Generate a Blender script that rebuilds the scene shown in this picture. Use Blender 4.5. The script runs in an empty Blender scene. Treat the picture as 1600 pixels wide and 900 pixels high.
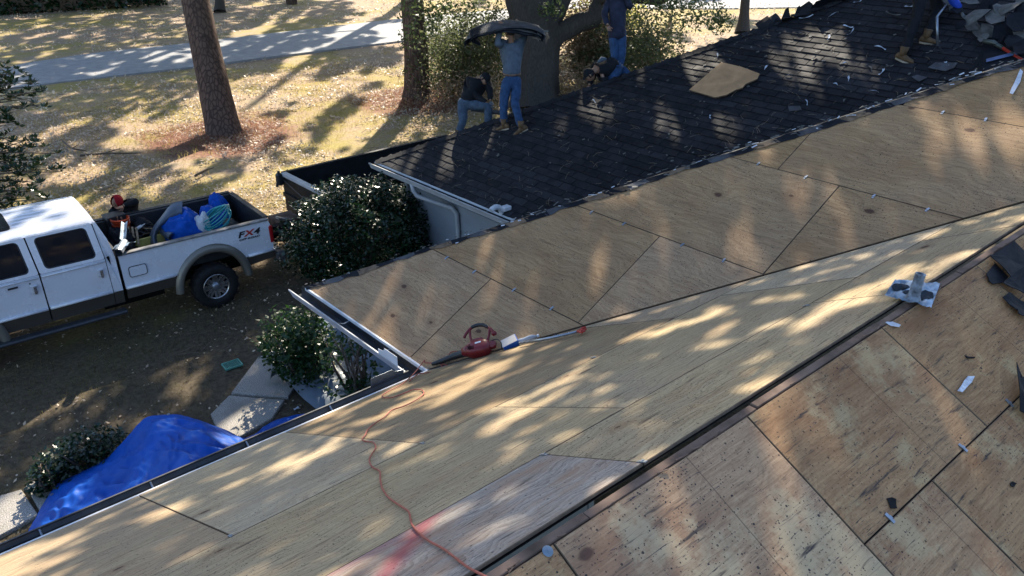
import bpy, math, random
import numpy as np
from mathutils import Vector, Matrix, noise
R = math.radians
rnd = random.Random(7)
sc = bpy.context.scene
COL = sc.collection

# ------------------------------------------------------------------ camera
CY, CP, CR = 0.8579, -0.4571, -0.0052
CC = np.array([-3.6793, -5.4852, 4.0883])
FPX = 1271.7
_f = np.array([math.cos(CY)*math.cos(CP), math.sin(CY)*math.cos(CP), math.sin(CP)])
_r = np.array([math.sin(CY), -math.cos(CY), 0.0]); _u = np.cross(_r, _f)
CRt = math.cos(CR)*_r + math.sin(CR)*_u; CUp = -math.sin(CR)*_r + math.cos(CR)*_u
cam = bpy.data.cameras.new('camera'); cam.lens = 36*FPX/1600; cam.sensor_width = 36
cam.clip_start = 0.05; cam.clip_end = 2000
co = bpy.data.objects.new('camera', cam); COL.objects.link(co); sc.camera = co
m = Matrix.Identity(4)
for i in range(3):
    m[i][0] = CRt[i]; m[i][1] = CUp[i]; m[i][2] = -_f[i]; m[i][3] = CC[i]
co.matrix_world = m

# ------------------------------------------------------------------ light
SUN_EL, SUN_AZ = R(35), R(45)          # azimuth measured from +X towards +Y
SUN = np.array([math.cos(SUN_EL)*math.cos(SUN_AZ), math.cos(SUN_EL)*math.sin(SUN_AZ), math.sin(SUN_EL)])
w = bpy.data.worlds.new('World'); sc.world = w; w.use_nodes = True
nt = w.node_tree; nt.nodes.clear()
sky = nt.nodes.new('ShaderNodeTexSky'); sky.sky_type = 'NISHITA'; sky.sun_disc = False
sky.sun_elevation = SUN_EL; sky.sun_rotation = R(90) - SUN_AZ; sky.altitude = 20
bg = nt.nodes.new('ShaderNodeBackground'); bg.inputs[1].default_value = 0.12
out = nt.nodes.new('ShaderNodeOutputWorld')
tint = nt.nodes.new('ShaderNodeMix'); tint.data_type = 'RGBA'; tint.blend_type = 'MULTIPLY'; tint.inputs[0].default_value = 1; tint.inputs[7].default_value = (.95, .99, 1.06, 1)
nt.links.new(sky.outputs[0], tint.inputs[6]); nt.links.new(tint.outputs[2], bg.inputs[0]); nt.links.new(bg.outputs[0], out.inputs[0])
sl = bpy.data.lights.new('sun', 'SUN'); sl.energy = 4.6; sl.angle = R(0.55); sl.color = (1.0, 0.90, 0.74)
so = bpy.data.objects.new('sun', sl); COL.objects.link(so)
so.rotation_euler = Vector(SUN.tolist()).to_track_quat('Z', 'Y').to_euler()
so.location = (30, 30, 30)
sc.view_settings.view_transform = 'Standard'; sc.view_settings.look = 'None'
sc.view_settings.gamma = 1; sc.view_settings.exposure = 1.38

# ------------------------------------------------------------------ geometry of the place
TH = R(27); CT, ST, TT = math.cos(TH), math.sin(TH), math.tan(TH)
SA = 4.2591; YH = 2.3719; XC, ZC, YC = 4.1789, -0.6, 7.5807; G = -2.75
NY0 = -SA*CT - 0.0744; NZ0 = SA*ST
def ray(px, py): return _f + CRt*((px-800)/FPX) - CUp*((py-450)/FPX)
def at(px, py, d): return CC + ray(px, py)*d
def atz(px, py, z=G):
    r = ray(px, py); return CC + r*((z-CC[2])/r[2])
def atp(px, py, o, n):
    r = ray(px, py); n = np.array(n); return CC + r*((np.array(o)-CC)@n)/(r@n)
def onA(px, py, h=0): return atp(px, py, [0, ST*h, CT*h], [0, ST, CT])
def onB(px, py, h=0): return atp(px, py, [-ST*h, 0, CT*h], [-ST, 0, CT])
def onC(px, py, h=0): return atp(px, py, [XC-ST*h, 0, ZC+CT*h], [-ST, 0, CT])
def onN(px, py, h=0): return atp(px, py, [0, NY0-ST*h, NZ0+CT*h], [0, -ST, CT])
def proj(P):
    d = np.atleast_2d(P)-CC; z = d@_f
    return np.c_[800+FPX*(d@CRt)/z, 450-FPX*(d@CUp)/z], z
# frames: columns u (along eave), s (up slope), n (normal)
def frame(o, u, s, n):
    m = Matrix.Identity(4)
    for i in range(3): m[i][0] = u[i]; m[i][1] = s[i]; m[i][2] = n[i]; m[i][3] = o[i]
    return m
FA = frame((0, 0, 0), (-1, 0, 0), (0, -CT, ST), (0, ST, CT))            # u = -x
FB = frame((0, 0, 0), (0, -1, 0), (CT, 0, ST), (-ST, 0, CT))            # u = -y
FC = frame((XC, 0, ZC), (0, -1, 0), (CT, 0, ST), (-ST, 0, CT))          # u = -y
FN = frame((0, NY0, NZ0), (1, 0, 0), (0, CT, ST), (0, -ST, CT))         # u = x, s negative below ridge

# ------------------------------------------------------------------ helpers
class MB:
    def __init__(s): s.v = []; s.f = []; s.mi = []; s.cm = 0
    def add(s, vs, fs):
        b = len(s.v); s.v += [tuple(map(float, v)) for v in vs]
        s.f += [tuple(b+i for i in f) for f in fs]; s.mi += [s.cm]*len(fs); return s
    def box(s, c, d, M=None, bev=0):
        x, y, z = d[0]/2, d[1]/2, d[2]/2
        if bev:
            b = bev; vs = []
            for sx in (-1, 1):
                for sy in (-1, 1):
                    for sz in (-1, 1):
                        vs += [(sx*(x-b), sy*(y-b), sz*z), (sx*(x-b), sy*y, sz*(z-b)), (sx*x, sy*(y-b), sz*(z-b))]
            idx = lambda a, b_, c_, k: ((a*2+b_)*2+c_)*3+k
            fs = []
            for t in (0, 1):
                q = [idx(0,0,t,0), idx(1,0,t,0), idx(1,1,t,0), idx(0,1,t,0)]; fs.append(q if t else q[::-1])
                q = [idx(0,t,0,1), idx(1,t,0,1), idx(1,t,1,1), idx(0,t,1,1)]; fs.append(q[::-1] if t else q)
                q = [idx(t,0,0,2), idx(t,1,0,2), idx(t,1,1,2), idx(t,0,1,2)]; fs.append(q if t else q[::-1])
            for a in (0, 1):
                for b_ in (0, 1):
                    fs.append([idx(0,a,b_,0), idx(1,a,b_,0), idx(1,a,b_,1), idx(0,a,b_,1)])
                    fs.append([idx(a,0,b_,0), idx(a,1,b_,0), idx(a,1,b_,2), idx(a,0,b_,2)])
                    fs.append([idx(a,b_,0,1), idx(a,b_,1,1), idx(a,b_,1,2), idx(a,b_,0,2)])
                    for c_ in (0, 1): fs.append([idx(a,b_,c_,0), idx(a,b_,c_,1), idx(a,b_,c_,2)])
        else:
            vs = [(sx*x, sy*y, sz*z) for sx in (-1, 1) for sy in (-1, 1) for sz in (-1, 1)]
            fs = [(0,1,3,2), (4,6,7,5), (0,4,5,1), (2,3,7,6), (0,2,6,4), (1,5,7,3)]
        if M is not None: vs = [tuple(M @ Vector(v)) for v in vs]
        vs = [(v[0]+c[0], v[1]+c[1], v[2]+c[2]) for v in vs]
        return s.add(vs, fs)
    def tube(s, pts, r, n=8, cap=True):
        pts = [Vector(tuple(map(float, p))) for p in pts]; k = len(pts)
        rs = r if hasattr(r, '__len__') else [r]*k
        vs = []; up = Vector((0, 0, 1)); t0 = (pts[1]-pts[0]).normalized()
        if abs(t0.dot(up)) > .95: up = Vector((1, 0, 0))
        a = t0.cross(up).normalized()
        for i, p in enumerate(pts):
            t = (pts[min(i+1, k-1)]-pts[max(i-1, 0)])
            t = t.normalized() if t.length > 1e-9 else t0
            a = (a - t*a.dot(t))
            a = a.normalized() if a.length > 1e-6 else t.orthogonal().normalized()
            b = t.cross(a)
            for j in range(n):
                an = 2*math.pi*j/n; vs.append(tuple(p+(a*math.cos(an)+b*math.sin(an))*rs[i]))
        fs = [(i*n+j, i*n+(j+1) % n, (i+1)*n+(j+1) % n, (i+1)*n+j) for i in range(k-1) for j in range(n)]
        if cap: fs += [tuple(range(n))[::-1], tuple((k-1)*n+j for j in range(n))]
        return s.add(vs, fs)
    def prism(s, poly, z0, z1, M=None):
        n = len(poly); vs = [(x, y, z0) for x, y in poly]+[(x, y, z1) for x, y in poly]
        if M is not None: vs = [tuple(M @ Vector(v)) for v in vs]
        return s.add(vs, [tuple(range(n))[::-1], tuple(range(n, 2*n))]+[(i, (i+1) % n, n+(i+1) % n, n+i) for i in range(n)])
    def grid(s, nu, nv, fn, close=False):
        vs = [fn(i/(nu-1), j/(nv-1)) for j in range(nv) for i in range(nu)]
        fs = [(j*nu+i, j*nu+i+1, (j+1)*nu+i+1, (j+1)*nu+i) for j in range(nv-1) for i in range(nu-1)]
        return s.add(vs, fs)
    def lathe(s, prof, n=24, M=None, c=(0, 0, 0)):
        vs = []
        for r, z in prof:
            for j in range(n):
                a = 2*math.pi*j/n; v = Vector((r*math.cos(a), r*math.sin(a), z))
                if M is not None: v = M @ v
                vs.append((v[0]+c[0], v[1]+c[1], v[2]+c[2]))
        k = len(prof)
        return s.add(vs, [(i*n+j, i*n+(j+1) % n, (i+1)*n+(j+1) % n, (i+1)*n+j) for i in range(k-1) for j in range(n)])
    def obj(s, name, m, parent=None, smooth=False, M=None):
        me = bpy.data.meshes.new(name); me.from_pydata(s.v, [], s.f)
        ms = m if isinstance(m, (list, tuple)) else [m]
        for q in ms: me.materials.append(q)
        if len(ms) > 1: me.polygons.foreach_set('material_index', s.mi)
        if smooth: me.polygons.foreach_set('use_smooth', [True]*len(me.polygons))
        me.update(); return link(name, me, parent, M)
def link(name, me, parent=None, M=None):
    o = bpy.data.objects.new(name, me); COL.objects.link(o)
    if parent is not None: o.parent = parent
    if M is not None: o.matrix_local = M
    return o
def quads(name, V, mats, parent=None, mi=None):
    """V: (n,4,3) array -> one mesh"""
    V = np.asarray(V, dtype=np.float32); n = len(V)
    me = bpy.data.meshes.new(name); me.vertices.add(n*4); me.vertices.foreach_set('co', V.reshape(-1))
    me.loops.add(n*4); me.loops.foreach_set('vertex_index', np.arange(n*4, dtype=np.int32))
    me.polygons.add(n); me.polygons.foreach_set('loop_start', np.arange(0, n*4, 4, dtype=np.int32))
    me.polygons.foreach_set('loop_total', np.full(n, 4, dtype=np.int32))
    for q in (mats if isinstance(mats, (list, tuple)) else [mats]): me.materials.append(q)
    if mi is not None: me.polygons.foreach_set('material_index', np.asarray(mi, dtype=np.int32))
    me.update(); me.validate(); return link(name, me, parent)
def tag(o, label=None, cat=None, group=None, kind=None):
    if label: o['label'] = label
    if cat: o['category'] = cat
    if group: o['group'] = group
    if kind: o['kind'] = kind
    return o
def empty(name, loc=(0, 0, 0), rz=0, label=None, cat=None, group=None):
    o = bpy.data.objects.new(name, None); o.empty_display_size = .2; COL.objects.link(o)
    o.location = tuple(map(float, loc)); o.rotation_euler = (0, 0, rz)
    return tag(o, label, cat, group)
def clip(poly, a, b, c):
    """keep a*x+b*y<=c"""
    o = []
    for i in range(len(poly)):
        p, q = poly[i], poly[(i+1) % len(poly)]
        dp, dq = a*p[0]+b*p[1]-c, a*q[0]+b*q[1]-c
        if dp <= 0: o.append(p)
        if dp*dq < 0:
            t = dp/(dp-dq); o.append((p[0]+t*(q[0]-p[0]), p[1]+t*(q[1]-p[1])))
    return o
def nz(x, y=0, z=0, s=1): return noise.noise(Vector((x*s, y*s, z*s)))
def area(p): return abs(sum(p[i][0]*p[(i+1) % len(p)][1]-p[(i+1) % len(p)][0]*p[i][1] for i in range(len(p))))/2

# ------------------------------------------------------------------ materials
class NT:
    def __init__(s, name):
        s.m = bpy.data.materials.new(name); s.m.use_nodes = True; s.t = s.m.node_tree; s.t.nodes.clear()
        s.o = s.n('OutputMaterial')
    def n(s, ty, **k):
        n = s.t.nodes.new('ShaderNode'+ty)
        for a, v in k.items(): setattr(n, a, v)
        return n
    def l(s, a, b): s.t.links.new(a, b)
    def sock(s, i, v):
        if hasattr(v, 'node'): s.l(v, i)
        elif v is not None:
            if hasattr(i.default_value, '__len__') and not hasattr(v, '__len__'): v = (v,)*len(i.default_value)
            if hasattr(v, '__len__') and len(i.default_value) == 4 and len(v) == 3: v = (*v, 1)
            i.default_value = v
    def math(s, op, a, b=None, c=None, cl=False):
        n = s.n('Math', operation=op, use_clamp=cl)
        s.sock(n.inputs[0], a)
        if b is not None: s.sock(n.inputs[1], b)
        if c is not None: s.sock(n.inputs[2], c)
        return n.outputs[0]
    def mix(s, f, a, b, mode='MIX'):
        n = s.n('Mix', data_type='RGBA', blend_type=mode)
        s.sock(n.inputs[0], f); s.sock(n.inputs[6], a); s.sock(n.inputs[7], b); return n.outputs[2]
    def ramp(s, f, st, interp='LINEAR'):
        n = s.n('ValToRGB'); cr = n.color_ramp; cr.interpolation = interp
        while len(cr.elements) < len(st): cr.elements.new(.5)
        for e, (p, c) in zip(cr.elements, st):
            e.position = p; e.color = (*c, 1) if hasattr(c, '__len__') else (c, c, c, 1)
        s.l(f, n.inputs[0]); return n.outputs[0]
    def rng(s, f, a, b, c=0, d=1):
        n = s.n('MapRange'); s.sock(n.inputs[0], f)
        for i, v in enumerate((a, b, c, d)): n.inputs[i+1].default_value = v
        return n.outputs[0]
    def coord(s, obj=True, scale=(1, 1, 1), rand=0, glob=False):
        if glob: c = s.n('NewGeometry').outputs[0]
        else: c = s.n('TexCoord').outputs[3]
        if rand:
            oi = s.n('ObjectInfo'); v = s.n('VectorMath', operation='SCALE'); v.inputs[0].default_value = (rand, rand*1.7, rand*.6)
            s.l(oi.outputs[5], v.inputs[3]); a = s.n('VectorMath', operation='ADD'); s.l(c, a.inputs[0]); s.l(v.outputs[0], a.inputs[1]); c = a.outputs[0]
        mp = s.n('Mapping'); s.l(c, mp.inputs[0]); mp.inputs[3].default_value = scale; return mp.outputs[0]
    def noise(s, v, sc=5, det=4, ro=.55, dist=0):
        n = s.n('TexNoise'); s.l(v, n.inputs['Vector'])
        n.inputs['Scale'].default_value = sc; n.inputs['Detail'].default_value = det
        n.inputs['Roughness'].default_value = ro; n.inputs['Distortion'].default_value = dist
        return n.outputs[0]
    def vor(s, v, sc=5, feat='F1', out=0):
        n = s.n('TexVoronoi', feature=feat); s.l(v, n.inputs['Vector']); n.inputs['Scale'].default_value = sc; return n.outputs[out]
    def bump(s, h, st=.3, d=.01):
        n = s.n('Bump'); n.inputs[0].default_value = st; n.inputs[1].default_value = d; s.l(h, n.inputs[2])
        return n.outputs[0]
    def bsdf(s, col, rough=.7, metal=0, nrm=None, spec=.5, **k):
        b = s.n('BsdfPrincipled'); s.sock(b.inputs['Base Color'], col); s.sock(b.inputs['Roughness'], rough)
        s.sock(b.inputs['Metallic'], metal); b.inputs['Specular IOR Level'].default_value = spec
        for a, v in k.items(): s.sock(b.inputs[a.replace('_', ' ')], v)
        if nrm is not None: s.l(nrm, b.inputs['Normal'])
        s.b = b; s.l(b.outputs[0], s.o.inputs[0]); return s
def simple(name, col, rough=.6, metal=0, var=.15, sc=8, bump=.15, spec=.5, rand=3, col2=None, bd=.004, **k):
    t = NT(name); v = t.coord(rand=rand); n = t.noise(v, sc, 5)
    c2 = col2 or tuple(c*(1-var*1.5) for c in col); c1 = tuple(min(1, c*(1+var)) for c in col)
    c = t.mix(t.rng(n, .3, .7), c1, c2)
    nn = t.bump(t.noise(v, sc*6, 4), bump, bd) if bump else None
    rr = t.rng(t.noise(v, sc*2.3, 3), .3, .7, max(0, rough-.08), min(1, rough+.08))
    return t.bsdf(c, rr, metal, nn, spec, **k).m

def plywood(name, base, dark, tone, pale=None, stain=0.35, speck=.5, streak=1.0, gs=1.0, knots=1.0, grey=0, red=False, fig=.16, line=None):
    """u (x) along the grain, s (y) across it"""
    t = NT(name); c = t.coord(rand=7.3)
    # knots warp the grain round them
    vk = t.n('TexVoronoi', feature='F1', voronoi_dimensions='2D'); mp = t.n('Mapping'); t.l(c, mp.inputs[0]); mp.inputs[3].default_value = (1.5, 2.4, 0); t.l(mp.outputs[0], vk.inputs['Vector']); vk.inputs['Scale'].default_value = 1.0
    kd = vk.outputs[0]; kc = t.n('SeparateColor'); t.l(vk.outputs[1], kc.inputs[0])
    has = t.math('GREATER_THAN', kc.outputs[0], 1-.42*knots)
    kr = t.math('MULTIPLY', t.rng(kd, .0, .38, 1, 0), has)
    warp = t.noise(c, 1.1*gs, 3, .5)
    sep = t.n('SeparateXYZ'); t.l(c, sep.inputs[0])
    wx = t.math('MULTIPLY', sep.outputs[0], .05*gs)
    wy = t.math('ADD', t.math('MULTIPLY', sep.outputs[1], 2.2*gs), t.math('MULTIPLY', warp, 1.5))
    wy = t.math('ADD', wy, t.math('MULTIPLY', t.math('MULTIPLY', kr, kr), .55))
    cb = t.n('CombineXYZ'); t.l(t.math('ADD', wx, t.math('MULTIPLY', warp, .2)), cb.inputs[0]); t.l(wy, cb.inputs[1])
    g1 = t.noise(cb.outputs[0], 7, 6, .66)                # broad cathedral figure
    wv = t.n('TexWave', wave_type='BANDS', bands_direction='Y', wave_profile='SAW'); t.l(cb.outputs[0], wv.inputs['Vector'])
    wv.inputs['Scale'].default_value = 2.4; wv.inputs['Distortion'].default_value = 6.5; wv.inputs['Detail'].default_value = 4; wv.inputs['Detail Scale'].default_value = 1.3
    mf = t.n('Mapping'); t.l(c, mf.inputs[0]); mf.inputs[3].default_value = (1.8, 34*gs, 0)
    g2 = t.noise(mf.outputs[0], 1.6, 8, .78)               # fine fibres
    gr = t.math('ADD', t.math('MULTIPLY', t.math('POWER', wv.outputs[1], 2.0), fig), t.math('MULTIPLY', g1, .5))
    gr = t.math('ADD', gr, t.math('MULTIPLY', g2, 1.0))
    col = t.mix(t.rng(gr, .62, 1.06), base, dark)
    grit = t.noise(c, 70, 4, .75); col = t.mix(t.math('MULTIPLY', t.rng(grit, .50, .66), .32), col, tuple(x*.45 for x in dark))
    # blotches of weathering
    bl = t.noise(c, 1.9, 8, .70); mb = t.n('Mapping'); t.l(c, mb.inputs[0]); mb.inputs[3].default_value = (.8, 2.6, 1)
    bl2 = t.noise(mb.outputs[0], 1.9, 8, .70)
    col = t.mix(t.math('MULTIPLY', t.rng(bl2, .46, .66), stain), col, tone)
    if pale: col = t.mix(t.math('MULTIPLY', t.rng(bl, .53, .60), .62), col, pale)
    gy = t.rng(t.noise(c, .8, 4, .6), .42, .68); col = t.mix(t.math('MULTIPLY', gy, .12+grey), col, (.24, .24, .225))
    # dirt streaks along the grain
    ms = t.n('Mapping'); t.l(c, ms.inputs[0]); ms.inputs[3].default_value = (2.0, 17, 0)
    stx = t.noise(ms.outputs[0], 1.3, 3, .7)
    col = t.mix(t.math('MULTIPLY', t.rng(stx, .60, .70), .55*streak), col, (.075, .055, .045))
    md_ = t.n('Mapping'); t.l(c, md_.inputs[0]); md_.inputs[3].default_value = (15.0, 170, 0)
    dsh = t.noise(md_.outputs[0], 1.0, 3, .6); col = t.mix(t.math('MULTIPLY', t.math('MULTIPLY', t.rng(dsh, .58, .66), t.rng(t.noise(c, 3.1, 4, .65), .48, .62)), .62*streak), col, (.055, .040, .040))
    # splits in the veneer
    mc = t.n('Mapping'); t.l(c, mc.inputs[0]); mc.inputs[3].default_value = (.55, 14, 0)
    crk = t.noise(mc.outputs[0], 2.0, 2, .5, .3); cr = t.math('SUBTRACT', 1, t.rng(t.math('ABSOLUTE', t.math('SUBTRACT', crk, .5)), 0, .004))
    crm = t.math('MULTIPLY', cr, t.rng(t.noise(c, 1.3, 2), .47, .55)); col = t.mix(t.math('MULTIPLY', crm, .75*streak, cl=True), col, (.045, .035, .05))
    # knots
    core = t.math('MULTIPLY', t.rng(t.math('ADD', t.math('ADD', kd, t.math('MULTIPLY', kc.outputs[1], .055)), t.math('MULTIPLY', t.noise(c, 14, 2), .05)), .11, .085), has)
    ring = t.math('MULTIPLY', t.math('MULTIPLY', t.rng(kd, .2, .07), has), .35)
    col = t.mix(ring, col, (.16, .085, .045)); col = t.mix(t.math('MULTIPLY', core, .85), col, (.075, .035, .025))
    # tar flecks, dense in patches
    patch = t.rng(t.noise(c, 1.3, 3, .6), .40, .62)
    for scl, rad, dens in ((19, .12, .15), (38, .16, .16), (62, .2, .12), (9, .085, .10)):
        v = t.n('TexVoronoi', feature='F1', voronoi_dimensions='2D'); t.l(c, v.inputs['Vector']); v.inputs['Scale'].default_value = scl
        sp = t.n('SeparateColor'); t.l(v.outputs[1], sp.inputs[0])
        wob = t.math('ADD', v.outputs[0], t.math('MULTIPLY', t.noise(c, scl*2.5, 2), .12))
        on = t.math('GREATER_THAN', sp.outputs[0], t.rng(patch, 0, 1, 1-dens*.25*speck, 1-dens*1.5*speck))
        ra = t.math('MULTIPLY', t.math('ADD', sp.outputs[1], .35), rad)
        dot = t.math('MULTIPLY', t.math('LESS_THAN', wob, ra), on)
        col = t.mix(t.math('MULTIPLY', dot, .9), col, (.025, .024, .03))
    if line is not None:
        sl0 = t.n('SeparateXYZ'); t.l(t.n('TexCoord').outputs[3], sl0.inputs[0]); wb = t.math('ADD', sl0.outputs[0], t.math('MULTIPLY', t.noise(c, 2, 2), .012))
        col = t.mix(t.math('MULTIPLY', t.math('LESS_THAN', t.math('ABSOLUTE', t.math('SUBTRACT', wb, line)), .0028), .6), col, (.07, .04, .03))
    # rows of nail holes over the rafters
    s2 = t.n('SeparateXYZ'); t.l(t.n('TexCoord').outputs[3], s2.inputs[0])
    fu = t.math('ABSOLUTE', t.math('SUBTRACT', t.math('FRACT', t.math('DIVIDE', t.math('ADD', s2.outputs[0], t.math('MULTIPLY', t.noise(c, 3, 1), .03)), .406)), .5)); fs_ = t.math('ABSOLUTE', t.math('SUBTRACT', t.math('FRACT', t.math('DIVIDE', s2.outputs[1], .152)), .5))
    du, ds_ = t.math('MULTIPLY', t.math('SUBTRACT', .5, fu), .406), t.math('MULTIPLY', t.math('SUBTRACT', .5, fs_), .152)
    hole = t.math('LESS_THAN', t.math('SQRT', t.math('ADD', t.math('MULTIPLY', du, du), t.math('MULTIPLY', ds_, ds_))), .0055)
    col = t.mix(t.math('MULTIPLY', hole, .8), col, (.03, .025, .025))
    if red:
        sx = t.n('SeparateXYZ'); t.l(t.n('TexCoord').outputs[3], sx.inputs[0]); return t, c, col, sx, gr
    hsv = t.n('HueSaturation'); oi = t.n('ObjectInfo'); t.l(col, hsv.inputs['Color'])
    t.l(t.rng(oi.outputs[5], 0, 1, .84, 1.14), hsv.inputs['Value']); t.l(t.rng(oi.outputs[5], 0, 1, 1.05, .85), hsv.inputs['Saturation'])
    hh = t.math('SUBTRACT', t.math('MULTIPLY', gr, .5), t.math('MULTIPLY', crm, 1.0))
    return t.bsdf(hsv.outputs[0], t.rng(bl, .3, .7, .68, .9), 0, t.bump(hh, .2, .003), .12).m

M = {}
M['plyA'] = plywood('plywood_tan', (.55, .43, .25), (.22, .15, .08), (.32, .20, .105), stain=.45, speck=1.7, gs=1.6, streak=1.5, knots=.35, grey=.12)
M['plyA_brown'] = plywood('plywood_brown_tan', (.44, .325, .18), (.18, .115, .062), (.25, .15, .08), stain=.5, speck=1.3, gs=1.6, streak=1.3, knots=.3, grey=.04)
M['plyB'] = plywood('plywood_buff', (.47, .30, .148), (.22, .12, .052), (.22, .112, .050), stain=.5, speck=2.4, gs=1.15, streak=.8, knots=.95, grey=.0, fig=.11)
M['plyN'] = plywood('plywood_weathered', (.46, .28, .135), (.19, .098, .045), (.21, .095, .042), pale=(.47, .36, .19), stain=.75, speck=2.3, gs=1.9, streak=1.9, knots=.4, grey=-.06, fig=.08, line=.17)
def redply():
    t, c, col, sx, gr = plywood('plywood_grey_painted', (.44, .385, .32), (.12, .09, .07), (.29, .17, .10), stain=.75, speck=.5, gs=2.0, knots=0, grey=.12, streak=1.6, red=True, fig=.14)
    d = t.math('ADD', t.math('SUBTRACT', sx.outputs[0], -.10), t.math('MULTIPLY', sx.outputs[1], -1.25))
    d = t.math('ADD', t.math('ABSOLUTE', d), t.math('MULTIPLY', t.math('SUBTRACT', t.noise(c, 5, 4, .7), .5), .16))
    col = t.mix(t.math('MULTIPLY', t.rng(d, .13, .02), .62), col, (.30, .02, .045))
    d2 = t.math('ADD', t.math('ABSOLUTE', t.math('ADD', sx.outputs[1], .34)), t.math('MULTIPLY', t.math('SUBTRACT', t.noise(c, 4, 4, .7), .5), .2))
    m2 = t.math('MULTIPLY', t.rng(d2, .09, .02), t.rng(sx.outputs[0], -.5, -.3)); col = t.mix(t.math('MULTIPLY', m2, .4), col, (.24, .02, .04))
    return t.bsdf(col, .8, 0, t.bump(gr, .5, .004), .25).m
M['plyR'] = redply()
def grounds():
    t = NT('yard_ground'); v = t.coord(glob=True)
    n1 = t.noise(v, .22, 4, .6); n2 = t.noise(v, 1.3, 5, .65); n3 = t.noise(v, 14, 4, .7); n4 = t.noise(v, 50, 3, .7)
    leaf = t.mix(t.rng(n3, .35, .65), (.30, .195, .12), (.58, .44, .30))
    grass = t.mix(t.rng(n3, .35, .65), (.29, .23, .055), (.50, .40, .13))
    c = t.mix(t.rng(t.math('ADD', t.math('MULTIPLY', n1, .6), t.math('MULTIPLY', n2, .4)), .465, .59), leaf, grass)
    c = t.mix(t.math('MULTIPLY', t.rng(t.noise(v, .6, 4, .6), .58, .68), .6), c, (.33, .27, .21))
    c = t.mix(t.rng(n4, .4, .7), c, t.mix(.5, c, (.05, .04, .03)))
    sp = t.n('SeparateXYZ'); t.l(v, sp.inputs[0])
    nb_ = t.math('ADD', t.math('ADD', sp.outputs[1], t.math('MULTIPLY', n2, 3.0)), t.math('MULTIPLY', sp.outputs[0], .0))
    c = t.mix(t.math('MULTIPLY', t.rng(nb_, 13.0, 9.5), .9), c, t.mix(t.rng(n3, .35, .65), (.030, .024, .016), (.085, .068, .042)))  # near lawn: canopy shade painted into the ground colour
    for cx, cy, rr in ((5.75, 18.99, 2.3), (12.82, 18.72, 2.2)):
        dx = t.math('SUBTRACT', sp.outputs[0], cx); dy = t.math('SUBTRACT', sp.outputs[1], cy)
        d = t.math('SQRT', t.math('ADD', t.math('MULTIPLY', dx, dx), t.math('MULTIPLY', dy, dy)))
        d = t.math('ADD', d, t.math('MULTIPLY', n2, 1.4))
        c = t.mix(t.rng(d, rr+.9, rr+.3), c, t.mix(t.rng(n3, .35, .65), (.16, .065, .04), (.30, .16, .10)))
    return t.bsdf(c, .9, 0, t.bump(t.math('ADD', n3, t.math('MULTIPLY', n4, .5)), .8, .06), .2).m
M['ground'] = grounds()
M['concrete'] = simple('concrete', (.31, .315, .325), .8, 0, .12, 3, .4, .3, rand=0, bd=.006)
def slabm():
    t = NT('path_concrete'); v = t.coord(glob=True); a = t.noise(v, 90, 2, .5); b = t.noise(v, 2.5, 4)
    c = t.mix(t.rng(a, .40, .60), (.14, .13, .12), (.52, .48, .42)); c = t.mix(t.math('MULTIPLY', t.rng(b, .45, .65), .5), c, (.17, .16, .12))
    return t.bsdf(c, .85, 0, t.bump(a, .5, .006), .3).m
M['slab'] = slabm()
def shing(name, c1, c2, spec=.45):
    t = NT(name); v = t.coord(rand=5); n = t.noise(v, 160, 2, .6); b = t.noise(v, 3.0, 4, .6); oi = t.n('ObjectInfo')
    c = t.mix(t.rng(n, .35, .65), c1, c2); c = t.mix(t.math('MULTIPLY', t.rng(b, .45, .65), .5), c, tuple(x*.5 for x in c1))
    h = t.n('HueSaturation'); t.l(c, h.inputs['Color']); t.l(t.rng(oi.outputs[5], 0, 1, .65, 1.35), h.inputs['Value'])
    return t.bsdf(h.outputs[0], t.rng(b, .3, .7, .7, .9), 0, t.bump(n, .6, .004), spec).m
M['shingle'] = shing('shingle_granules', (.006, .008, .013), (.034, .032, .034), .24)
M['felt'] = simple('asphalt_felt', (.008, .010, .015), .7, 0, .3, 6, .5, .2)
M['shback'] = simple('shingle_back', (.055, .058, .065), .6, 0, .35, 7, .5, .4)
M['shgrey'] = simple('shingle_back_pale', (.12, .118, .11), .75, 0, .3, 9, .5, .3)
M['white'] = simple('white_enamel', (.62, .64, .66), .42, 0, .10, 3, .08, .5)
M['trim'] = simple('gutter_enamel', (.40, .41, .42), .5, 0, .12, 4, .1, .5)
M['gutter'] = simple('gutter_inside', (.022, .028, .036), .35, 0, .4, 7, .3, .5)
M['siding'] = simple('grey_siding', (.23, .25, .27), .6, 0, .05, 2, .05, .4)
M['wood_dark'] = simple('old_lumber', (.17, .115, .085), .85, 0, .35, 6, .6, .2)
M['wood_edge'] = simple('plywood_edge', (.17, .12, .08), .9, 0, .3, 14, .6, .2)
M['black'] = simple('attic_dark', (.012, .011, .010), .95, 0, .2, 4, 0, .1)
M['zinc'] = simple('galvanised_steel', (.30, .34, .39), .42, .85, .18, 18, .3, .5)
M['lead'] = simple('blue_grey_lead', (.22, .30, .38), .5, .35, .4, 12, .7, .5)
M['tarblack'] = simple('tar_black', (.007, .008, .010), .75, 0, .3, 10, .5, .15)
M['redplastic'] = simple('red_plastic', (.17, .010, .014), .38, 0, .12, 6, .08, .5)
M['blackplastic'] = simple('black_plastic', (.014, .016, .019), .42, 0, .2, 8, .15, .5)
M['whiteplastic'] = simple('white_plastic', (.62, .64, .66), .4, 0, .08, 6, .05, .5)
M['cord'] = simple('orange_cord', (.36, .095, .065), .6, 0, .15, 30, .2, .4)
M['bluebox'] = simple('blue_card', (.02, .10, .42), .5, 0, .1, 8, .1, .4)
M['card'] = simple('silver_card', (.50, .46, .42), .55, 0, .1, 8, .1, .4)
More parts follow.
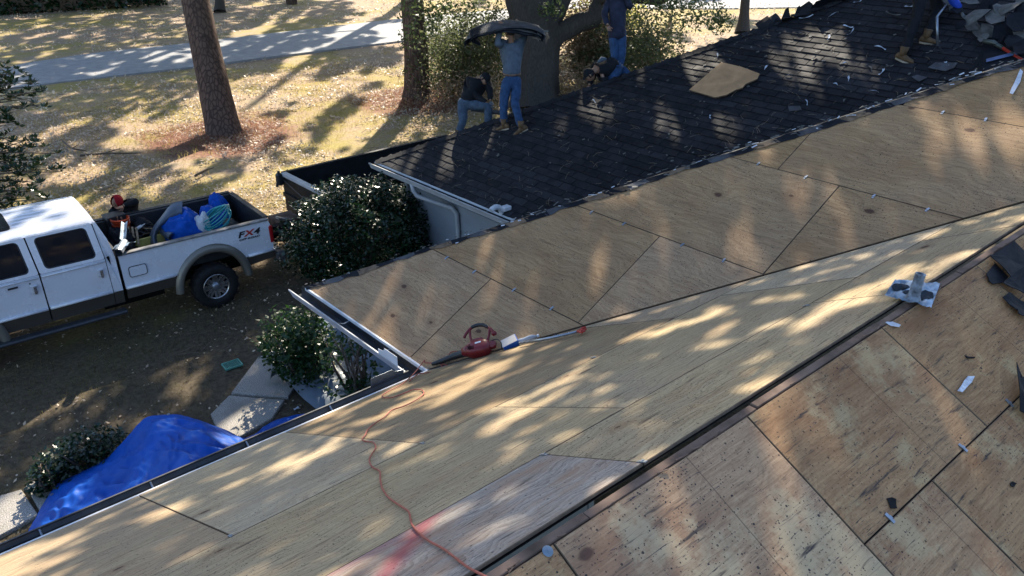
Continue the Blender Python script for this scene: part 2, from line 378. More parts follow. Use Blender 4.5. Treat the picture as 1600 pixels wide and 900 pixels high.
M['steel'] = simple('bright_steel', (.35, .38, .42), .32, .8, .15, 12, .15, .5)
M['paper'] = simple('white_paper', (.50, .54, .60), .6, 0, .15, 30, .3, .3)
M['red'] = simple('red_paint', (.45, .035, .02), .45, 0, .15, 10, .1, .5)
# ================================================================== HOUSE
house = empty('house', (0, 0, G), label='house with its roof stripped to bare plywood beside a dark shingled wing', cat='house')
HI = Matrix.Translation((0, 0, -G))            # children are written in world coordinates
def part(mb, name, m, parent=house, M_=None, smooth=False, kind=None, label=None):
    o = mb.obj(name, m, parent, smooth, HI @ M_ if M_ is not None else HI)
    return tag(o, label, None, None, kind)
def sheet(F, poly, m, label=None, th=.014, parent=house):
    """one plywood sheet: polygon in roof coordinates with a chamfered worn rim"""
    cx = sum(p[0] for p in poly)/len(poly); cy = sum(p[1] for p in poly)/len(poly)
    n = len(poly); hz = rnd.uniform(-.0015, .0015)
    def sh(d):
        # every edge moved inwards by d
        ar = sum(poly[i][0]*poly[(i+1) % n][1]-poly[(i+1) % n][0]*poly[i][1] for i in range(n)); sg = 1 if ar > 0 else -1
        L = []
        for i in range(n):
            a, b = Vector(poly[i]), Vector(poly[(i+1) % n]); t = (b-a).normalized(); L.append((a+Vector((-t.y, t.x))*sg*d, t))
        o = []
        for i in range(n):
            (p, t), (q, s) = L[i-1], L[i]; den = t.x*s.y-t.y*s.x
            if abs(den) < 1e-6: o.append(tuple(q)); continue
            k = ((q.x-p.x)*s.y-(q.y-p.y)*s.x)/den; o.append((p.x+t.x*k, p.y+t.y*k))
        return o
    a = sh(.003); b = sh(.006)
    vs = [(x-cx, y-cy, -th+hz) for x, y in a]+[(x-cx, y-cy, -.003+hz) for x, y in a]+[(x-cx, y-cy, hz) for x, y in b]
    mb = MB(); mb.cm = 1
    mb.add(vs, [(i, (i+1) % n, n+(i+1) % n, n+i) for i in range(n)]+[(n+i, n+(i+1) % n, 2*n+(i+1) % n, 2*n+i) for i in range(n)]+[tuple(range(n))[::-1]])
    ar = sum(poly[i][0]*poly[(i+1) % n][1]-poly[(i+1) % n][0]*poly[i][1] for i in range(n))
    mb.cm = 0; mb.f.append(tuple(2*n+i for i in range(n))); mb.mi.append(0)
    if ar < 0: mb.f = [f[::-1] for f in mb.f]
    o = mb.obj('plywood_sheet', [m, M['wood_edge']], parent, False, HI @ F @ Matrix.Translation((cx, cy, 0)))
    return tag(o, label)

# ---- slope A : u=-x, s up from the eave; kept where x <= s*cos -> -u - s*CT <= 0
def slopeA(x0, x1, s0, s1, m=None, label=None):
    p = [(-x1, s0), (-x0, s0), (-x0, s1), (-x1, s1)]
    p = clip(p, -1, -CT, -.006)
    if len(p) > 2 and area(p) > .02: return sheet(FA, p, m or M['plyA'], label)
a0 = 2.3202; r2 = a0+1.2192
for x0, x1 in ((-7.50, -5.06), (-5.06, -2.6656), (-2.6656, -1.4658), (-1.4658, .97), (.97, 3.5)): slopeA(x0, x1, .0, a0, M['plyA'] if -2.7 < x0 < -2 else M['plyA_brown'])
for x0, x1 in ((-8.19, -5.75), (-5.75, -3.31), (-3.31, -.8775), (-.8775, 1.56), (1.56, 4.0)): slopeA(x0, x1, a0, r2)
for x0, x1 in ((-6.35, -3.9), (.96, 2.55), (2.55, 5.0)): slopeA(x0, x1, r2, SA-.026)
slopeA(-3.9, -1.4736, r2, SA-.026, M['plyR'], 'weathered grey sheet sprayed with red paint')
slopeA(-1.4736, .96, r2, SA-.026)
# ---- slope B : u=-y ; valley y>=-s*CT -> u <= s*CT ; hip y <= YH - s*CT -> -u - ... 
def slopeB(y0, y1, s0, s1, m=None):
    p = [(-y1, s0), (-y0, s0), (-y0, s1), (-y1, s1)]
    p = clip(p, 1, -CT, -.018)           # u - s*CT <= 0 : this side of the valley
    p = clip(p, -1, CT, YH)              # -u + s*CT <= YH
    if len(p) > 2 and area(p) > .01: return sheet(FB, p, m or M['plyB'])
b0 = 1.1621; P4 = 1.2192
slopeB(-9, .2956, 0, b0); slopeB(.2956, 9, 0, b0)
for k, cuts in enumerate(((-.9491,), (-2.0953, .34), (-1.452, -3.89), (-2.04, -4.48), (-3.2,), (-4.1,))):
    s0 = b0+P4*k; cc = [-12]+sorted(cuts)+[9]
    for i in range(len(cc)-1): slopeB(cc[i], cc[i+1], s0, s0+P4)
# ---- slope N : u=x, s negative
def slopeN(x0, x1, s0, s1, m=None, q=None):
    p = q or [(x0, -s1), (x1, -s1), (x1, -s0), (x0, -s0)]
    return sheet(FN, p, m or M['plyN'])
nn = .7018; n0, n1, n3, n2 = -2.0896, -.8781, .3734, -.2563
slopeN(-4.5, n0, 0, 1.92); slopeN(n0, n1, 0, 1.92)
slopeN(n1, n3, 0, nn); slopeN(n3, 1.60, 0, nn); slopeN(1.60, 2.82, 0, nn); slopeN(2.82, 5.2, 0, nn)
slopeN(n1, n2, nn, 1.92); slopeN(n2, .96, nn, 1.92); slopeN(.96, 3.4, nn, 1.92); slopeN(3.4, 5.4, nn, 1.92)
slopeN(-4.5, -1.5, 1.92, 3.14); slopeN(-1.5, .94, 1.92, 3.14); slopeN(.94, 5.4, 1.92, 3.14)
# ---- black planes added under the sheets to block light at the gaps
mb = MB()
mb.add([tuple(FA @ Vector(p)) for p in ((-3.7, SA-.02, -.02), (8.5, SA-.02, -.02), (8.5, .05, -.02), (0.05, .05, -.02))], [(0, 1, 2, 3)])
mb.add([tuple(FB @ Vector(p)) for p in ((0, .03, -.021), (-YH+.03, .03, -.021), (8.2*CT-YH, 8.2, -.021), (8.2*CT, 8.2, -.021))], [(3, 2, 1, 0)])
mb.add([tuple(FN @ Vector(p)) for p in ((-4.6, -.02, -.02), (5.4, -.02, -.02), (5.4, -5, -.02), (-4.6, -5, -.02))], [(3, 2, 1, 0)])
part(mb, 'dark_backing', M['black'])
for x0, x1, dz in ((-4.5, -1.89, .0), (-1.885, -.78, -.006), (-.775, .40, .002), (.405, 1.42, -.004), (1.425, 3.2, .0)):
    b = MB(); b.box(((x0+x1)/2, NY0+.031, NZ0-.070+dz), (x1-x0, .044, .13), bev=.004)
    part(b, 'ridge_board', M['wood_dark'])
b = MB()
for k in range(26):      # split pale slivers on the edge of the sheets by the ridge
    x = rnd.uniform(-2.6, 2.8); b.box((x, NY0+.006+rnd.uniform(-.012, .006), NZ0+.004), (rnd.uniform(.03, .10), .005, .004), Matrix.Rotation(rnd.uniform(-.3, .3), 4, 'Z'))
part(b, 'wood_splinters', M['wood_dark'], kind='stuff')
# ---- metal clips on the long seams
cl = MB(); cl.box((0, 0, .003), (.018, .05, .004)); cl.box((0, .0, .006), (.022, .014, .004))
clm = None
def clip_at(F, P):
    global clm
    L = F.inverted() @ Vector(P.tolist()); Mx = HI @ F @ Matrix.Translation((L.x, L.y, 0)) @ Matrix.Rotation(rnd.uniform(-.15, .15), 4, 'Z')
    if clm is None: o = cl.obj('panel_clip', M['zinc'], house, False, Mx); clm = o.data
    else: link('panel_clip', clm, house, Mx)
for p in ((698, 403), (741, 425), (803, 453), (862, 482), (924, 332), (975, 350), (1066, 383), (1131, 407), (1185, 256), (1259, 277), (1365, 307), (1449, 328), (1473, 176), (1540, 187)): clip_at(FB, onB(*p))
for p in ((1504, 700), (1390, 810), (1577, 630)): clip_at(FN, onN(*p))
for p in ((360, 838), (660, 693), (927, 559), (850, 711), (1003, 722), (1260, 478)): clip_at(FA, onA(*p))
# ---- eaves: fascia, drip edge, gutters
def run(name, p0, p1, outw, prof, mats, mi, **k):
    """profile (out, z) swept from p0 to p1"""
    p0, p1, o = Vector(p0), Vector(p1), Vector(outw); b = MB(); n = 2
    vs = [tuple(p+o*a+Vector((0, 0, z))) for p in (p0, p1) for a, z in prof]; k_ = len(prof)
    for i in range(k_-1): b.cm = mi[i]; b.add([vs[i], vs[i+1], vs[k_+i+1], vs[k_+i]], [(0, 1, 2, 3)])
    return part(b, name, mats, **k)
def gutter(p0, p1, outw, wd, lipm, name='gutter'):
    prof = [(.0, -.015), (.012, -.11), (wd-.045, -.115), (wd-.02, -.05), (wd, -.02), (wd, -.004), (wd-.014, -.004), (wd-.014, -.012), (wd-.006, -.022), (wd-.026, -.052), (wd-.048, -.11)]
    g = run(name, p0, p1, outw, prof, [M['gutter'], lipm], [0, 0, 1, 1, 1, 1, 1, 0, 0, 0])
    o = Vector(outw); L = (Vector(p1)-Vector(p0)).length; d = (Vector(p1)-Vector(p0)).normalized(); s = .5
    while s < L-.3:
        b = MB(); c = Vector(p0)+d*s; b.tube([c+Vector((0, 0, -.03)), c+o*wd*.5+Vector((0, 0, -.045)), c+o*(wd-.02)+Vector((0, 0, -.012))], .008, 5)
        h = b.obj('gutter_hanger', M['zinc'], g); s += .78
    return g
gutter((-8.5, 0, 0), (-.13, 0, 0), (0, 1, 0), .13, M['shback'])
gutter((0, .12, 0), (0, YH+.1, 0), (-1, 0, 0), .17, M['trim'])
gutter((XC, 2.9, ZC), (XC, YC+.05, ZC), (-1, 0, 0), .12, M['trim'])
for p0, p1, o in (((-8.5, 0, .0), (0, 0, .0), (0, 1, 0)), ((0, 0, .0), (0, YH, .0), (-1, 0, 0)), ((XC, 2.9, ZC), (XC, YC, ZC), (-1, 0, 0))):
    run('drip_edge', p0, p1, o, [(-.03, .001), (.0, .004), (.012, .0), (.014, -.03)], M['white'], [0, 0, 0])
    run('fascia', p0, p1, o, [(-.02, -.02), (-.012, -.022), (-.012, -.17), (-.03, -.17)], M['siding'], [0, 0, 0])
def plate(name, c, l, h, axis, m, lean=0):
    b = MB(); q = 8; poly = [(-l/2, 0), (l/2, 0), (l/2, h*.55)]+[(l/2-l*.35*math.sin(i/q*1.57), h*.55+h*.45*(1-math.cos(i/q*1.57))) for i in range(1, q+1)]+[(-l/2, h)]
    b.prism(poly, -.0012, .0012, Matrix.Translation(c) @ Matrix.Rotation(axis, 4, 'Z') @ Matrix.Rotation(R(90)+lean, 4, 'X'))
    return part(b, name, m)
plate('splash_guard', (-.165, .42, -.02), .34, .12, R(90), M['white'])
plate('splash_guard', (-.36, .135, -.03), .36, .11, R(0), M['zinc'], .12)
# ---- walls
OV = .42
def wall(name, a, b_, z0, z1, th=.08, m=M['siding']):
    a, b_ = Vector(a), Vector(b_); d = b_-a; b = MB(); an = math.atan2(d.y, d.x)
    b.box(((a.x+b_.x)/2, (a.y+b_.y)/2, (z0+z1)/2), (d.length, th, z1-z0), Matrix.Rotation(an, 4, 'Z')); return part(b, name, m)
wall('wall', (-8.4, -OV-.45), (OV+.9, -OV-.45), G, .1); wall('wall', (OV+.95, -OV-.5), (OV+.95, YH-OV), G, .2)
wall('wall', (OV+1.0, YH-OV), (XC+OV, YH-OV), G, -.16); wall('wall', (-8.4, -9.2), (-8.4, -OV-.05), G, -.2)
wall('wall', (XC+OV+.06, YC-OV), (16, YC-OV), G, ZC-.16)
k = 0; z = G+.15
while z < ZC-.18:      # lap siding, board by board, on the wing's end wall
    b = MB(); y0, y1 = YH-OV+.06, YC-OV
    b.add([(XC+OV-.012, y0, z), (XC+OV-.012, y1, z), (XC+OV+.01, y1, z+.165), (XC+OV+.01, y0, z+.165), (XC+OV+.03, y0, z), (XC+OV+.03, y1, z), (XC+OV+.03, y1, z+.165), (XC+OV+.03, y0, z+.165)],
          [(0, 3, 2, 1), (0, 1, 5, 4), (3, 7, 6, 2), (0, 4, 7, 3), (1, 2, 6, 5), (4, 5, 6, 7)])
    part(b, 'siding_board', M['siding']); z += .16
b = MB(); b.box((XC+OV+.06, (YH+YC)/2-OV, (G+ZC)/2-.05), (.05, YC-YH, ZC-G-.1)); part(b, 'wall', M['siding'])
b = MB(); b.box((XC+OV-.02, YC-OV+.0, (G+ZC)/2-.05), (.03, .1, ZC-G-.1)); part(b, 'corner_board', M['trim'])
run('soffit', (XC, 2.9, ZC), (XC, YC, ZC), (1, 0, 0), [(.0, -.172), (OV, -.172)], M['siding'], [0])
# downspout of the wing
d0 = onC(641, 283); yy = float(d0[1])
b = MB(); pts = [(XC-.05, yy, ZC-.10), (XC-.04, yy-.02, ZC-.22), (XC+.0, yy-.07, ZC-.32), (XC+.16, yy-.35, ZC-.40), (XC+.32, yy-.68, ZC-.46), (XC+.365, yy-.76, ZC-.56), (XC+.37, yy-.77, ZC-.8), (XC+.37, yy-.77, G+.1)]
b.tube(pts, [.042]*8, 10); part(b, 'downspout', M['trim'], smooth=True)
e0 = onC(790, 330); ye = float(e0[1])
b = MB(); b.tube([(XC-.06+.13*math.cos(a)-.06, ye+.02, ZC+.02+.13*math.sin(a)) for a in [i*.33 for i in range(-1, 8)]], .045, 10); b.box((XC+.06, ye-.02, ZC+.10), (.16, .12, .07), bev=.01)
part(b, 'downspout_elbow', M['white'], smooth=False)
# ---- back slope behind hip and its felt
b = MB()
def Dp(x, y): return (x, y, (YH-y)*TT)
b.add([Dp(0, YH+.02), Dp(8.0, YH-8.0), Dp(8.0+1.2, YH-8+1.2), Dp(8.3, -.75), Dp(3.5, YH+.02)], [(0, 1, 2, 3, 4)])
part(b, 'felt_underlay', M['felt'])
# torn shingle remains along the hip
for k in range(44):
    s0 = k*.165; s1 = s0+.19; wd = lambda s: .050+.075*max(0, nz(s*1.7, 3.3)+.3)+.035*nz(s*9, 8)
    b = MB(); N_ = 6; top = []; rows = []
    for i in range(N_):
        s = s0+(s1-s0)*i/(N_-1); uh = s*CT-YH   # u at the hip line
        up = .012+.02*abs(nz(s*5, 1.7)); w_ = max(.012, wd(s))
        for du, h in ((-.05, .004), (-.0, up), (w_*.55, up*.6+.008*nz(s*20)), (w_, .006+.012*abs(nz(s*13, 4)))):
            rows.append((uh+du*.9+rnd.uniform(-.004, .004), s-du*.35, h if du >= 0 else -.03))
    vs = [tuple(FB @ Vector(r)) for r in rows]
    b.add(vs, [(i*4+j, (i+1)*4+j, (i+1)*4+j+1, i*4+j+1) for i in range(N_-1) for j in range(3)])
    part(b, 'torn_shingle_edge', (M['felt'], M['shback'], M['felt'], M['wood_edge'])[k % 4])
b = MB()
for k in range(260):
    s = rnd.uniform(.9, 7.2) if rnd.random() < .8 else rnd.uniform(0, 7.2); uh = s*CT-YH+rnd.gauss(.0, .034); l = rnd.uniform(.015, .07)*(.6 if s < 2 else 1)
    Mx = FB @ Matrix.Translation((uh, s, .022+rnd.random()*.02)) @ Matrix.Rotation(R(44)+rnd.gauss(0, .3), 4, 'Z') @ Matrix.Rotation(rnd.uniform(-.5, .5), 4, 'X')
    b.cm = 0 if rnd.random() < .8 else 1; b.box((0, 0, 0), (l, rnd.uniform(.004, .016), .003), Mx.to_3x3().to_4x4())
    d = Mx.translation
    for q in range(-8, 0): b.v[q] = (b.v[q][0]+d.x, b.v[q][1]+d.y, b.v[q][2]+d.z)
part(b, 'torn_flakes', [M['shgrey'], M['paper']], kind='stuff')

# ---- slope C: shingle strips, three tabs each
def strip_mesh(L, seed):
    r = random.Random(seed); b = MB(); n = max(1, round(L/.3048)); w_ = L/n
    for i in range(n):
        u0 = -L/2+i*w_+.007; u1 = u0+w_-.014; dz = r.uniform(-.002, .006); ds = r.uniform(-.006, .006); cu = r.uniform(0, .006)
        b.add([(u0, ds, .004), (u1, ds, .004), (u1, ds, .015+dz), (u0, ds, .015+dz+cu), (u0, .155, .004), (u1, .155, .004)], [(0, 1, 2, 3), (3, 2, 5, 4), (0, 3, 4), (1, 5, 2)])
    me = bpy.data.meshes.new('shingle'); me.from_pydata(b.v, [], b.f); me.materials.append(M['shingle']); me.update(); return me
full = [strip_mesh(.9144, k) for k in range(8)]
EXPO = .1435; ncap = 0
for i in range(52):
    s = i*EXPO; ulo, uhi = -(YC-s*CT), -(2.95-s*CT)   # u=-y : from the wing's hip to the valley
    off = (i % 2)*.1524+(i*.017) % .05
    u = ulo-.9144*2+off-ulo % .9144
    while u < uhi:
        a, c = max(u, ulo+.02), min(u+.9144, uhi)
        if c-a > .1:
            fullw = c-a > .9
            me = rnd.choice(full) if fullw else strip_mesh(c-a-.002, rnd.random())
            link('shingle', me, house, HI @ FC @ Matrix.Translation(((a+c)/2, s, 0)) @ Matrix.Rotation(rnd.uniform(-.004, .004), 4, 'Z'))
        u += .9144
b = MB(); S8 = 52*EXPO
b.add([tuple(FC @ Vector(p)) for p in ((-YC, -.01, 0), (-2.9, -.01, 0), (S8*CT-2.9, S8, 0), (S8*CT-YC, S8, 0))], [(0, 1, 2, 3)])
def Ep(h, dy): return (XC+h/TT, YC-h/TT+dy, ZC+h-dy*TT)
b.add([(XC, YC, ZC), Ep(3.4, 0), (17, YC-3.4/TT, ZC+3.4), (17, YC, ZC)], [(0, 1, 2, 3)])
part(b, 'shingle_underlay', M['felt'])
capm = None; L = 7.4*math.sqrt(2*CT*CT+ST*ST); hd = Vector((CT, -CT, ST)).normalized(); nn_ = Vector((-ST, ST, 2*CT)).normalized(); sd = hd.cross(nn_)
HF = frame((XC, YC, ZC), tuple(sd), tuple(hd), tuple(sd.cross(hd)))
l_ = .02
while l_ < 9.3:
    if capm is None:
        b = MB(); tt = .33
        for sgn in (-1, 1):
            b.add([(0, 0, .03), (sgn*.13, 0, .03-.13*tt), (sgn*.13, .24, .012-.13*tt), (0, .24, .012), (0, 0, .014), (sgn*.13, 0, .014-.13*tt)],
                  [(0, 1, 2, 3) if sgn < 0 else (0, 3, 2, 1), (0, 4, 5, 1) if sgn < 0 else (0, 1, 5, 4)])
        o = b.obj('hip_cap', M['shingle'], house, False, HI @ HF @ Matrix.Translation((0, l_, 0))); capm = o.data
    else:
        tw = 0 if l_ < 7.2 else rnd.uniform(-.5, .6)
        link('hip_cap', capm, house, HI @ HF @ Matrix.Translation((0, l_, .0+(.03 if tw else 0))) @ Matrix.Rotation(rnd.uniform(-.03, .03), 4, 'Z') @ Matrix.Rotation(tw*.6, 4, 'X') @ Matrix.Rotation(tw, 4, 'Y'))
    l_ += .143
# new black underlay with a printed blue line, right of the shingles
P0, P1, P2, P3 = [onC(*p, .03) for p in ((1537, 62), (1700, 20), (1700, 110), (1527, 118))]
b = MB(); b.grid(14, 8, lambda u, v: tuple((P0*(1-u)+P1*u)*(1-v)+(P3*(1-u)+P2*u)*v+np.array([0, 0, .012*nz(u*5, v*4)])))
part(b, 'black_underlay_sheet', M['felt'])
q = [onC(*p, .055) for p in ((1541, 92), (1700, 52), (1700, 57), (1541, 97))]
b = MB(); b.add(q, [(0, 1, 2, 3)]); part(b, 'printed_line', simple('blue_ink', (.07, .12, .26), .5, rand=0))
# ================================================================== GROUND
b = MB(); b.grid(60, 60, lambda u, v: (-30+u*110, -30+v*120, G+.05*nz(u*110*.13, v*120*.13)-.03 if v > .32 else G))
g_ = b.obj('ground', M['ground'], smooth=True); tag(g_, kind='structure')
b = MB()
for x0, x1, y0, y1 in ((-400, -30, -400, 500), (80, 600, -400, 500), (-30, 80, -400, -30), (-30, 80, 90, 500)): b.add([(x0, y0, G), (x1, y0, G), (x1, y1, G), (x0, y1, G)], [(0, 1, 2, 3)])
tag(b.obj('far_ground', M['ground']), kind='structure')
def ribbon(name, nearpx, farpx, m, h=.05, depth=.2, ext=0):
    A_ = [atz(*p) for p in nearpx]; B_ = [atz(*p) for p in farpx]; n = len(A_); b = MB()
    jit = lambda p, k: (p[0]+.08*nz(k*1.7, 3), p[1]+.08*nz(k*1.7, 9))
    A2, B2 = [], []
    for i in range(n-1):
        for q in range(8):
            t = q/8; A2.append(A_[i]*(1-t)+A_[i+1]*t); B2.append(B_[i]*(1-t)+B_[i+1]*t)
    A2.append(A_[-1]); B2.append(B_[-1]); n = len(A2)
    vs = [(*jit(p, i), G+h) for i, p in enumerate(A2)]+[(*jit(p, i+77), G+h) for i, p in enumerate(B2)]+[(*jit(p, i), G-depth) for i, p in enumerate(A2)]+[(*jit(p, i+77), G-depth) for i, p in enumerate(B2)]
    fs = [(i, i+1, n+i+1, n+i) for i in range(n-1)]+[(2*n+i, 2*n+i+1, i+1, i) for i in range(n-1)]+[(n+i, n+i+1, 3*n+i+1, 3*n+i) for i in range(n-1)]
    b.add(vs, fs); return tag(b.obj(name, m), kind='structure')
ribbon('driveway', [(-260, 225), (10, 141), (100, 129), (310, 105), (400, 93), (620, 66), (760, 47), (830, 38)], [(-200, 165), (40, 100), (150, 84), (310, 67), (400, 56), (610, 32), (760, 18), (830, 12)], M['concrete'])
ribbon('street', [(880, 14), (1000, 13), (1100, 14), (1300, 11), (1500, 8)], [(860, -12), (1000, -8), (1100, -7), (1300, -8), (1500, -9)], M['concrete'], h=.03)
path = empty('walkway', (0, 4.5, G)); path['kind'] = 'structure'; PI_ = Matrix.Translation((0, -4.5, -G))
for poly in (((-40, 785), (33, 764), (60, 804), (-10, 842), (-60, 852)), ((39, 757), (80, 741), (120, 720), (150, 752), (64, 801)), ((122, 718), (300, 655), (330, 690), (155, 750)),
             ((329, 646), (358, 617), (399, 621), (445, 624), (425, 653), (372, 684), (340, 672)), ((361, 613), (403, 557), (445, 540), (500, 548), (450, 620), (402, 617))):
    P = [atz(*p, G+.05) for p in poly]; c = sum(P)/len(P); b = MB(); ip = [tuple(c[:2]+(p[:2]-c[:2])*.975) for p in P]
    k = len(P); b.add([(*p, G+.05) for p in ip]+[(p[0], p[1], G+.035) for p in P]+[(p[0], p[1], G-.1) for p in P], [tuple(range(k))]+[(k+i, k+(i+1) % k, (i+1) % k, i) for i in range(k)]+[(2*k+i, 2*k+(i+1) % k, k+(i+1) % k, k+i) for i in range(k)])
    if (P[1]-P[0])[0]*(P[2]-P[1])[1]-(P[1]-P[0])[1]*(P[2]-P[1])[0] < 0: b.f = [f[::-1] for f in b.f]
    b.obj('path_slab', M['slab'], path, False, PI_)

# ------------------------------------------------------------------ foliage helpers
NR = np.random.default_rng(5)
def leafquads(C, size, up=.35, asp=.5, jit=.35, rs=NR, down=0):
    """C (n,3) centres -> folded-diamond leaves as quads"""
    n = len(C); a = rs.normal(size=(n, 3)); a[:, 2] = a[:, 2]*.6-down; a /= np.linalg.norm(a, axis=1)[:, None]
    nn = rs.normal(size=(n, 3)); nn[:, 2] += up*3; b = np.cross(a, nn); b /= np.linalg.norm(b, axis=1)[:, None]
    s = size*(1+jit*rs.uniform(-1, 1, n))[:, None]; a = a*s; b = b*s*asp*.5; fold = np.cross(a, b)/np.maximum(s, 1e-6)*.5
    p0 = C-a*.5; p2 = C+a*.5; p1 = C+b+fold*.3-a*.05; p3 = C-b+fold*.3-a*.05
    return np.stack([p0, p1, p2, p3], 1)
def leafmat(name, c1, c2, rough=.4, spec=.5, trans=.25, tc=None):
    t = NT(name); g = t.n('NewGeometry'); wn = t.n('TexWhiteNoise'); sc_ = t.n('VectorMath', operation='SNAP'); sc_.inputs[1].default_value = (.09, .09, .09)
    t.l(g.outputs[0], sc_.inputs[0]); t.l(sc_.outputs[0], wn.inputs[0])
    big = t.noise(t.coord(glob=True), 1.6, 3)
    c = t.mix(t.rng(t.math('ADD', t.math('MULTIPLY', wn.outputs[0], .5), t.math('MULTIPLY', big, .5)), .2, .8), c1, c2)
    b = t.n('BsdfPrincipled'); t.l(c, b.inputs['Base Color']); b.inputs['Roughness'].default_value = rough; b.inputs['Specular IOR Level'].default_value = spec
    tr = t.n('BsdfTranslucent'); t.sock(tr.inputs[0], t.mix(.6, c, tc or tuple(min(1, x*2.5) for x in c2)))
    mx = t.n('MixShader'); mx.inputs[0].default_value = trans; t.l(b.outputs[0], mx.inputs[1]); t.l(tr.outputs[0], mx.inputs[2]); t.l(mx.outputs[0], t.o.inputs[0]); return t.m
M['lf_holly'] = leafmat('glossy_holly_leaves', (.004, .015, .006), (.016, .044, .014), .26, .55, .12)
M['lf_small'] = leafmat('camellia_leaves', (.007, .024, .006), (.026, .068, .015), .4, .4, .2)
M['lf_mag'] = leafmat('magnolia_leaves', (.012, .028, .010), (.035, .065, .022), .25, .6, .12)
M['lf_oak'] = leafmat('oak_leaves', (.03, .05, .02), (.09, .12, .045), .5, .4, .35)
M['lf_far'] = leafmat('grey_green_leaves', (.028, .040, .017), (.10, .115, .05), .55, .4, .4)
M['lf_yel'] = leafmat('yellow_green_leaves', (.12, .14, .03), (.38, .36, .08), .55, .4, .45)
M['lf_brn'] = leafmat('dry_brown_leaves', (.09, .06, .036), (.32, .235, .15), .55, .4, .3)
M['lf_can'] = leafmat('shade_crown_leaves', (.04, .06, .02), (.09, .12, .04), .6, .2, .15)
M['twig'] = simple('twig_bark', (.15, .115, .085), .9, 0, .3, 20, .4, .2)
M['straw'] = simple('straw', (.34, .26, .17), .8, 0, .3, 20, .1, .3)
def bark(name, c1, c2, vs=1, plate=1):
    t = NT(name); v = t.coord(rand=3); mp = t.n('Mapping'); t.l(t.n('TexCoord').outputs[3], mp.inputs[0]); mp.inputs[3].default_value = (1, 1, .17*vs)
    e = t.vor(mp.outputs[0], 9, 'DISTANCE_TO_EDGE'); n = t.noise(mp.outputs[0], 22, 5, .7); n2 = t.noise(v, 2, 3)
    h = t.math('ADD', t.math('MULTIPLY', t.rng(e, 0, .22), plate*.9), t.math('MULTIPLY', n, 1.0+.3*(1-plate))); c = t.mix(t.rng(h, .2, 1.3), c1, c2); c = t.mix(t.math('MULTIPLY', t.rng(n2, .45, .65), .4), c, tuple(x*.6 for x in c2))
    return t.bsdf(c, .92, 0, t.bump(h, .9, .03), .15).m
M['pine'] = bark('pine_bark', (.014, .010, .009), (.15, .098, .075))
M['oakbark'] = bark('oak_bark', (.026, .023, .021), (.12, .107, .095), .35, .15)
def trunk(b, pts, rs, n=28, flare=0, rough=.06, seed=0):
    """rough barked limb"""
    P = [Vector(tuple(map(float, p))) for p in pts]; K = []
    for i in range(len(P)-1):
        m_ = max(2, int((P[i+1]-P[i]).length/.35)); K += [(P[i].lerp(P[i+1], q/m_), rs[i]+(rs[i+1]-rs[i])*q/m_) for q in range(m_)]
    K.append((P[-1], rs[-1])); vs = []; a = None
    for i, (p, r) in enumerate(K):
        t = (K[min(i+1, len(K)-1)][0]-K[max(i-1, 0)][0]).normalized()
        if a is None: a = t.orthogonal().normalized()
        a = (a-t*a.dot(t)).normalized(); c = t.cross(a)
        hgt = (p-P[0]).length; fl = 1+flare*math.exp(-hgt/.35)
        for j in range(n):
            an = 2*math.pi*j/n; w_ = 1+rough*nz(math.cos(an)*3+seed, math.sin(an)*3, hgt*.5)+rough*.8*nz(math.cos(an)*9+seed, math.sin(an)*9, hgt*1.4)
            rr = r*w_*(1+(fl-1)*(.75+.5*nz(math.cos(an)*1.5, math.sin(an)*1.5, seed)))
            vs.append(tuple(p+(a*math.cos(an)+c*math.sin(an))*rr))
    k = len(K); b.add(vs, [(i*n+j, i*n+(j+1) % n, (i+1)*n+(j+1) % n, (i+1)*n+j) for i in range(k-1) for j in range(n)]+[tuple((k-1)*n+j for j in range(n))])
    return b
# ------------------------------------------------------------------ wanted sunlit share; unseen crown leaves are added and culled to match it
LIT = np.array([
 [12, 8,18,22,30,50,75,85,70,60,85,50,30,28,30,40],
 [22,28,22,52,82,80,70,60,45,45,22,20,14,14,12,12],
 [30,45,50,65,75,70,45,35,26,18,10, 5, 4, 4,30,10],
 [45,55,40,60,80,85,60,12, 6,10, 3, 5, 5,10,28,50],
 [ 3, 3, 3,15,60,20, 5,12, 8, 9,10,26,36,38,12, 8],
 [ 1, 2, 8,30,70,60,12,40,36,28,24,22,14,10,10,14],
 [ 2, 6,12,50,85,30,22,22,20,12,10, 8,30,10,18,12],
 [40, 8, 4,10,10, 8,14,28, 8,10,14,16, 5, 6, 6, 6],
 [75, 8,12,12,12,26,34,14,10,12,24,28,22,10,10, 4]])/100.0
def noise2(x, y, s, seed):
    """cheap smooth value noise for arrays"""
    r = np.random.default_rng(seed).random((64, 64)); u = x*s+1000; v = y*s+1000; i = np.floor(u).astype(int); j = np.floor(v).astype(int)
    fu = u-i; fv = v-j; fu = fu*fu*(3-2*fu); fv = fv*fv*(3-2*fv); g = lambda a, c: r[a % 64, c % 64]
    return (g(i, j)*(1-fu)+g(i+1, j)*fu)*(1-fv)+(g(i, j+1)*(1-fu)+g(i+1, j+1)*fu)*fv
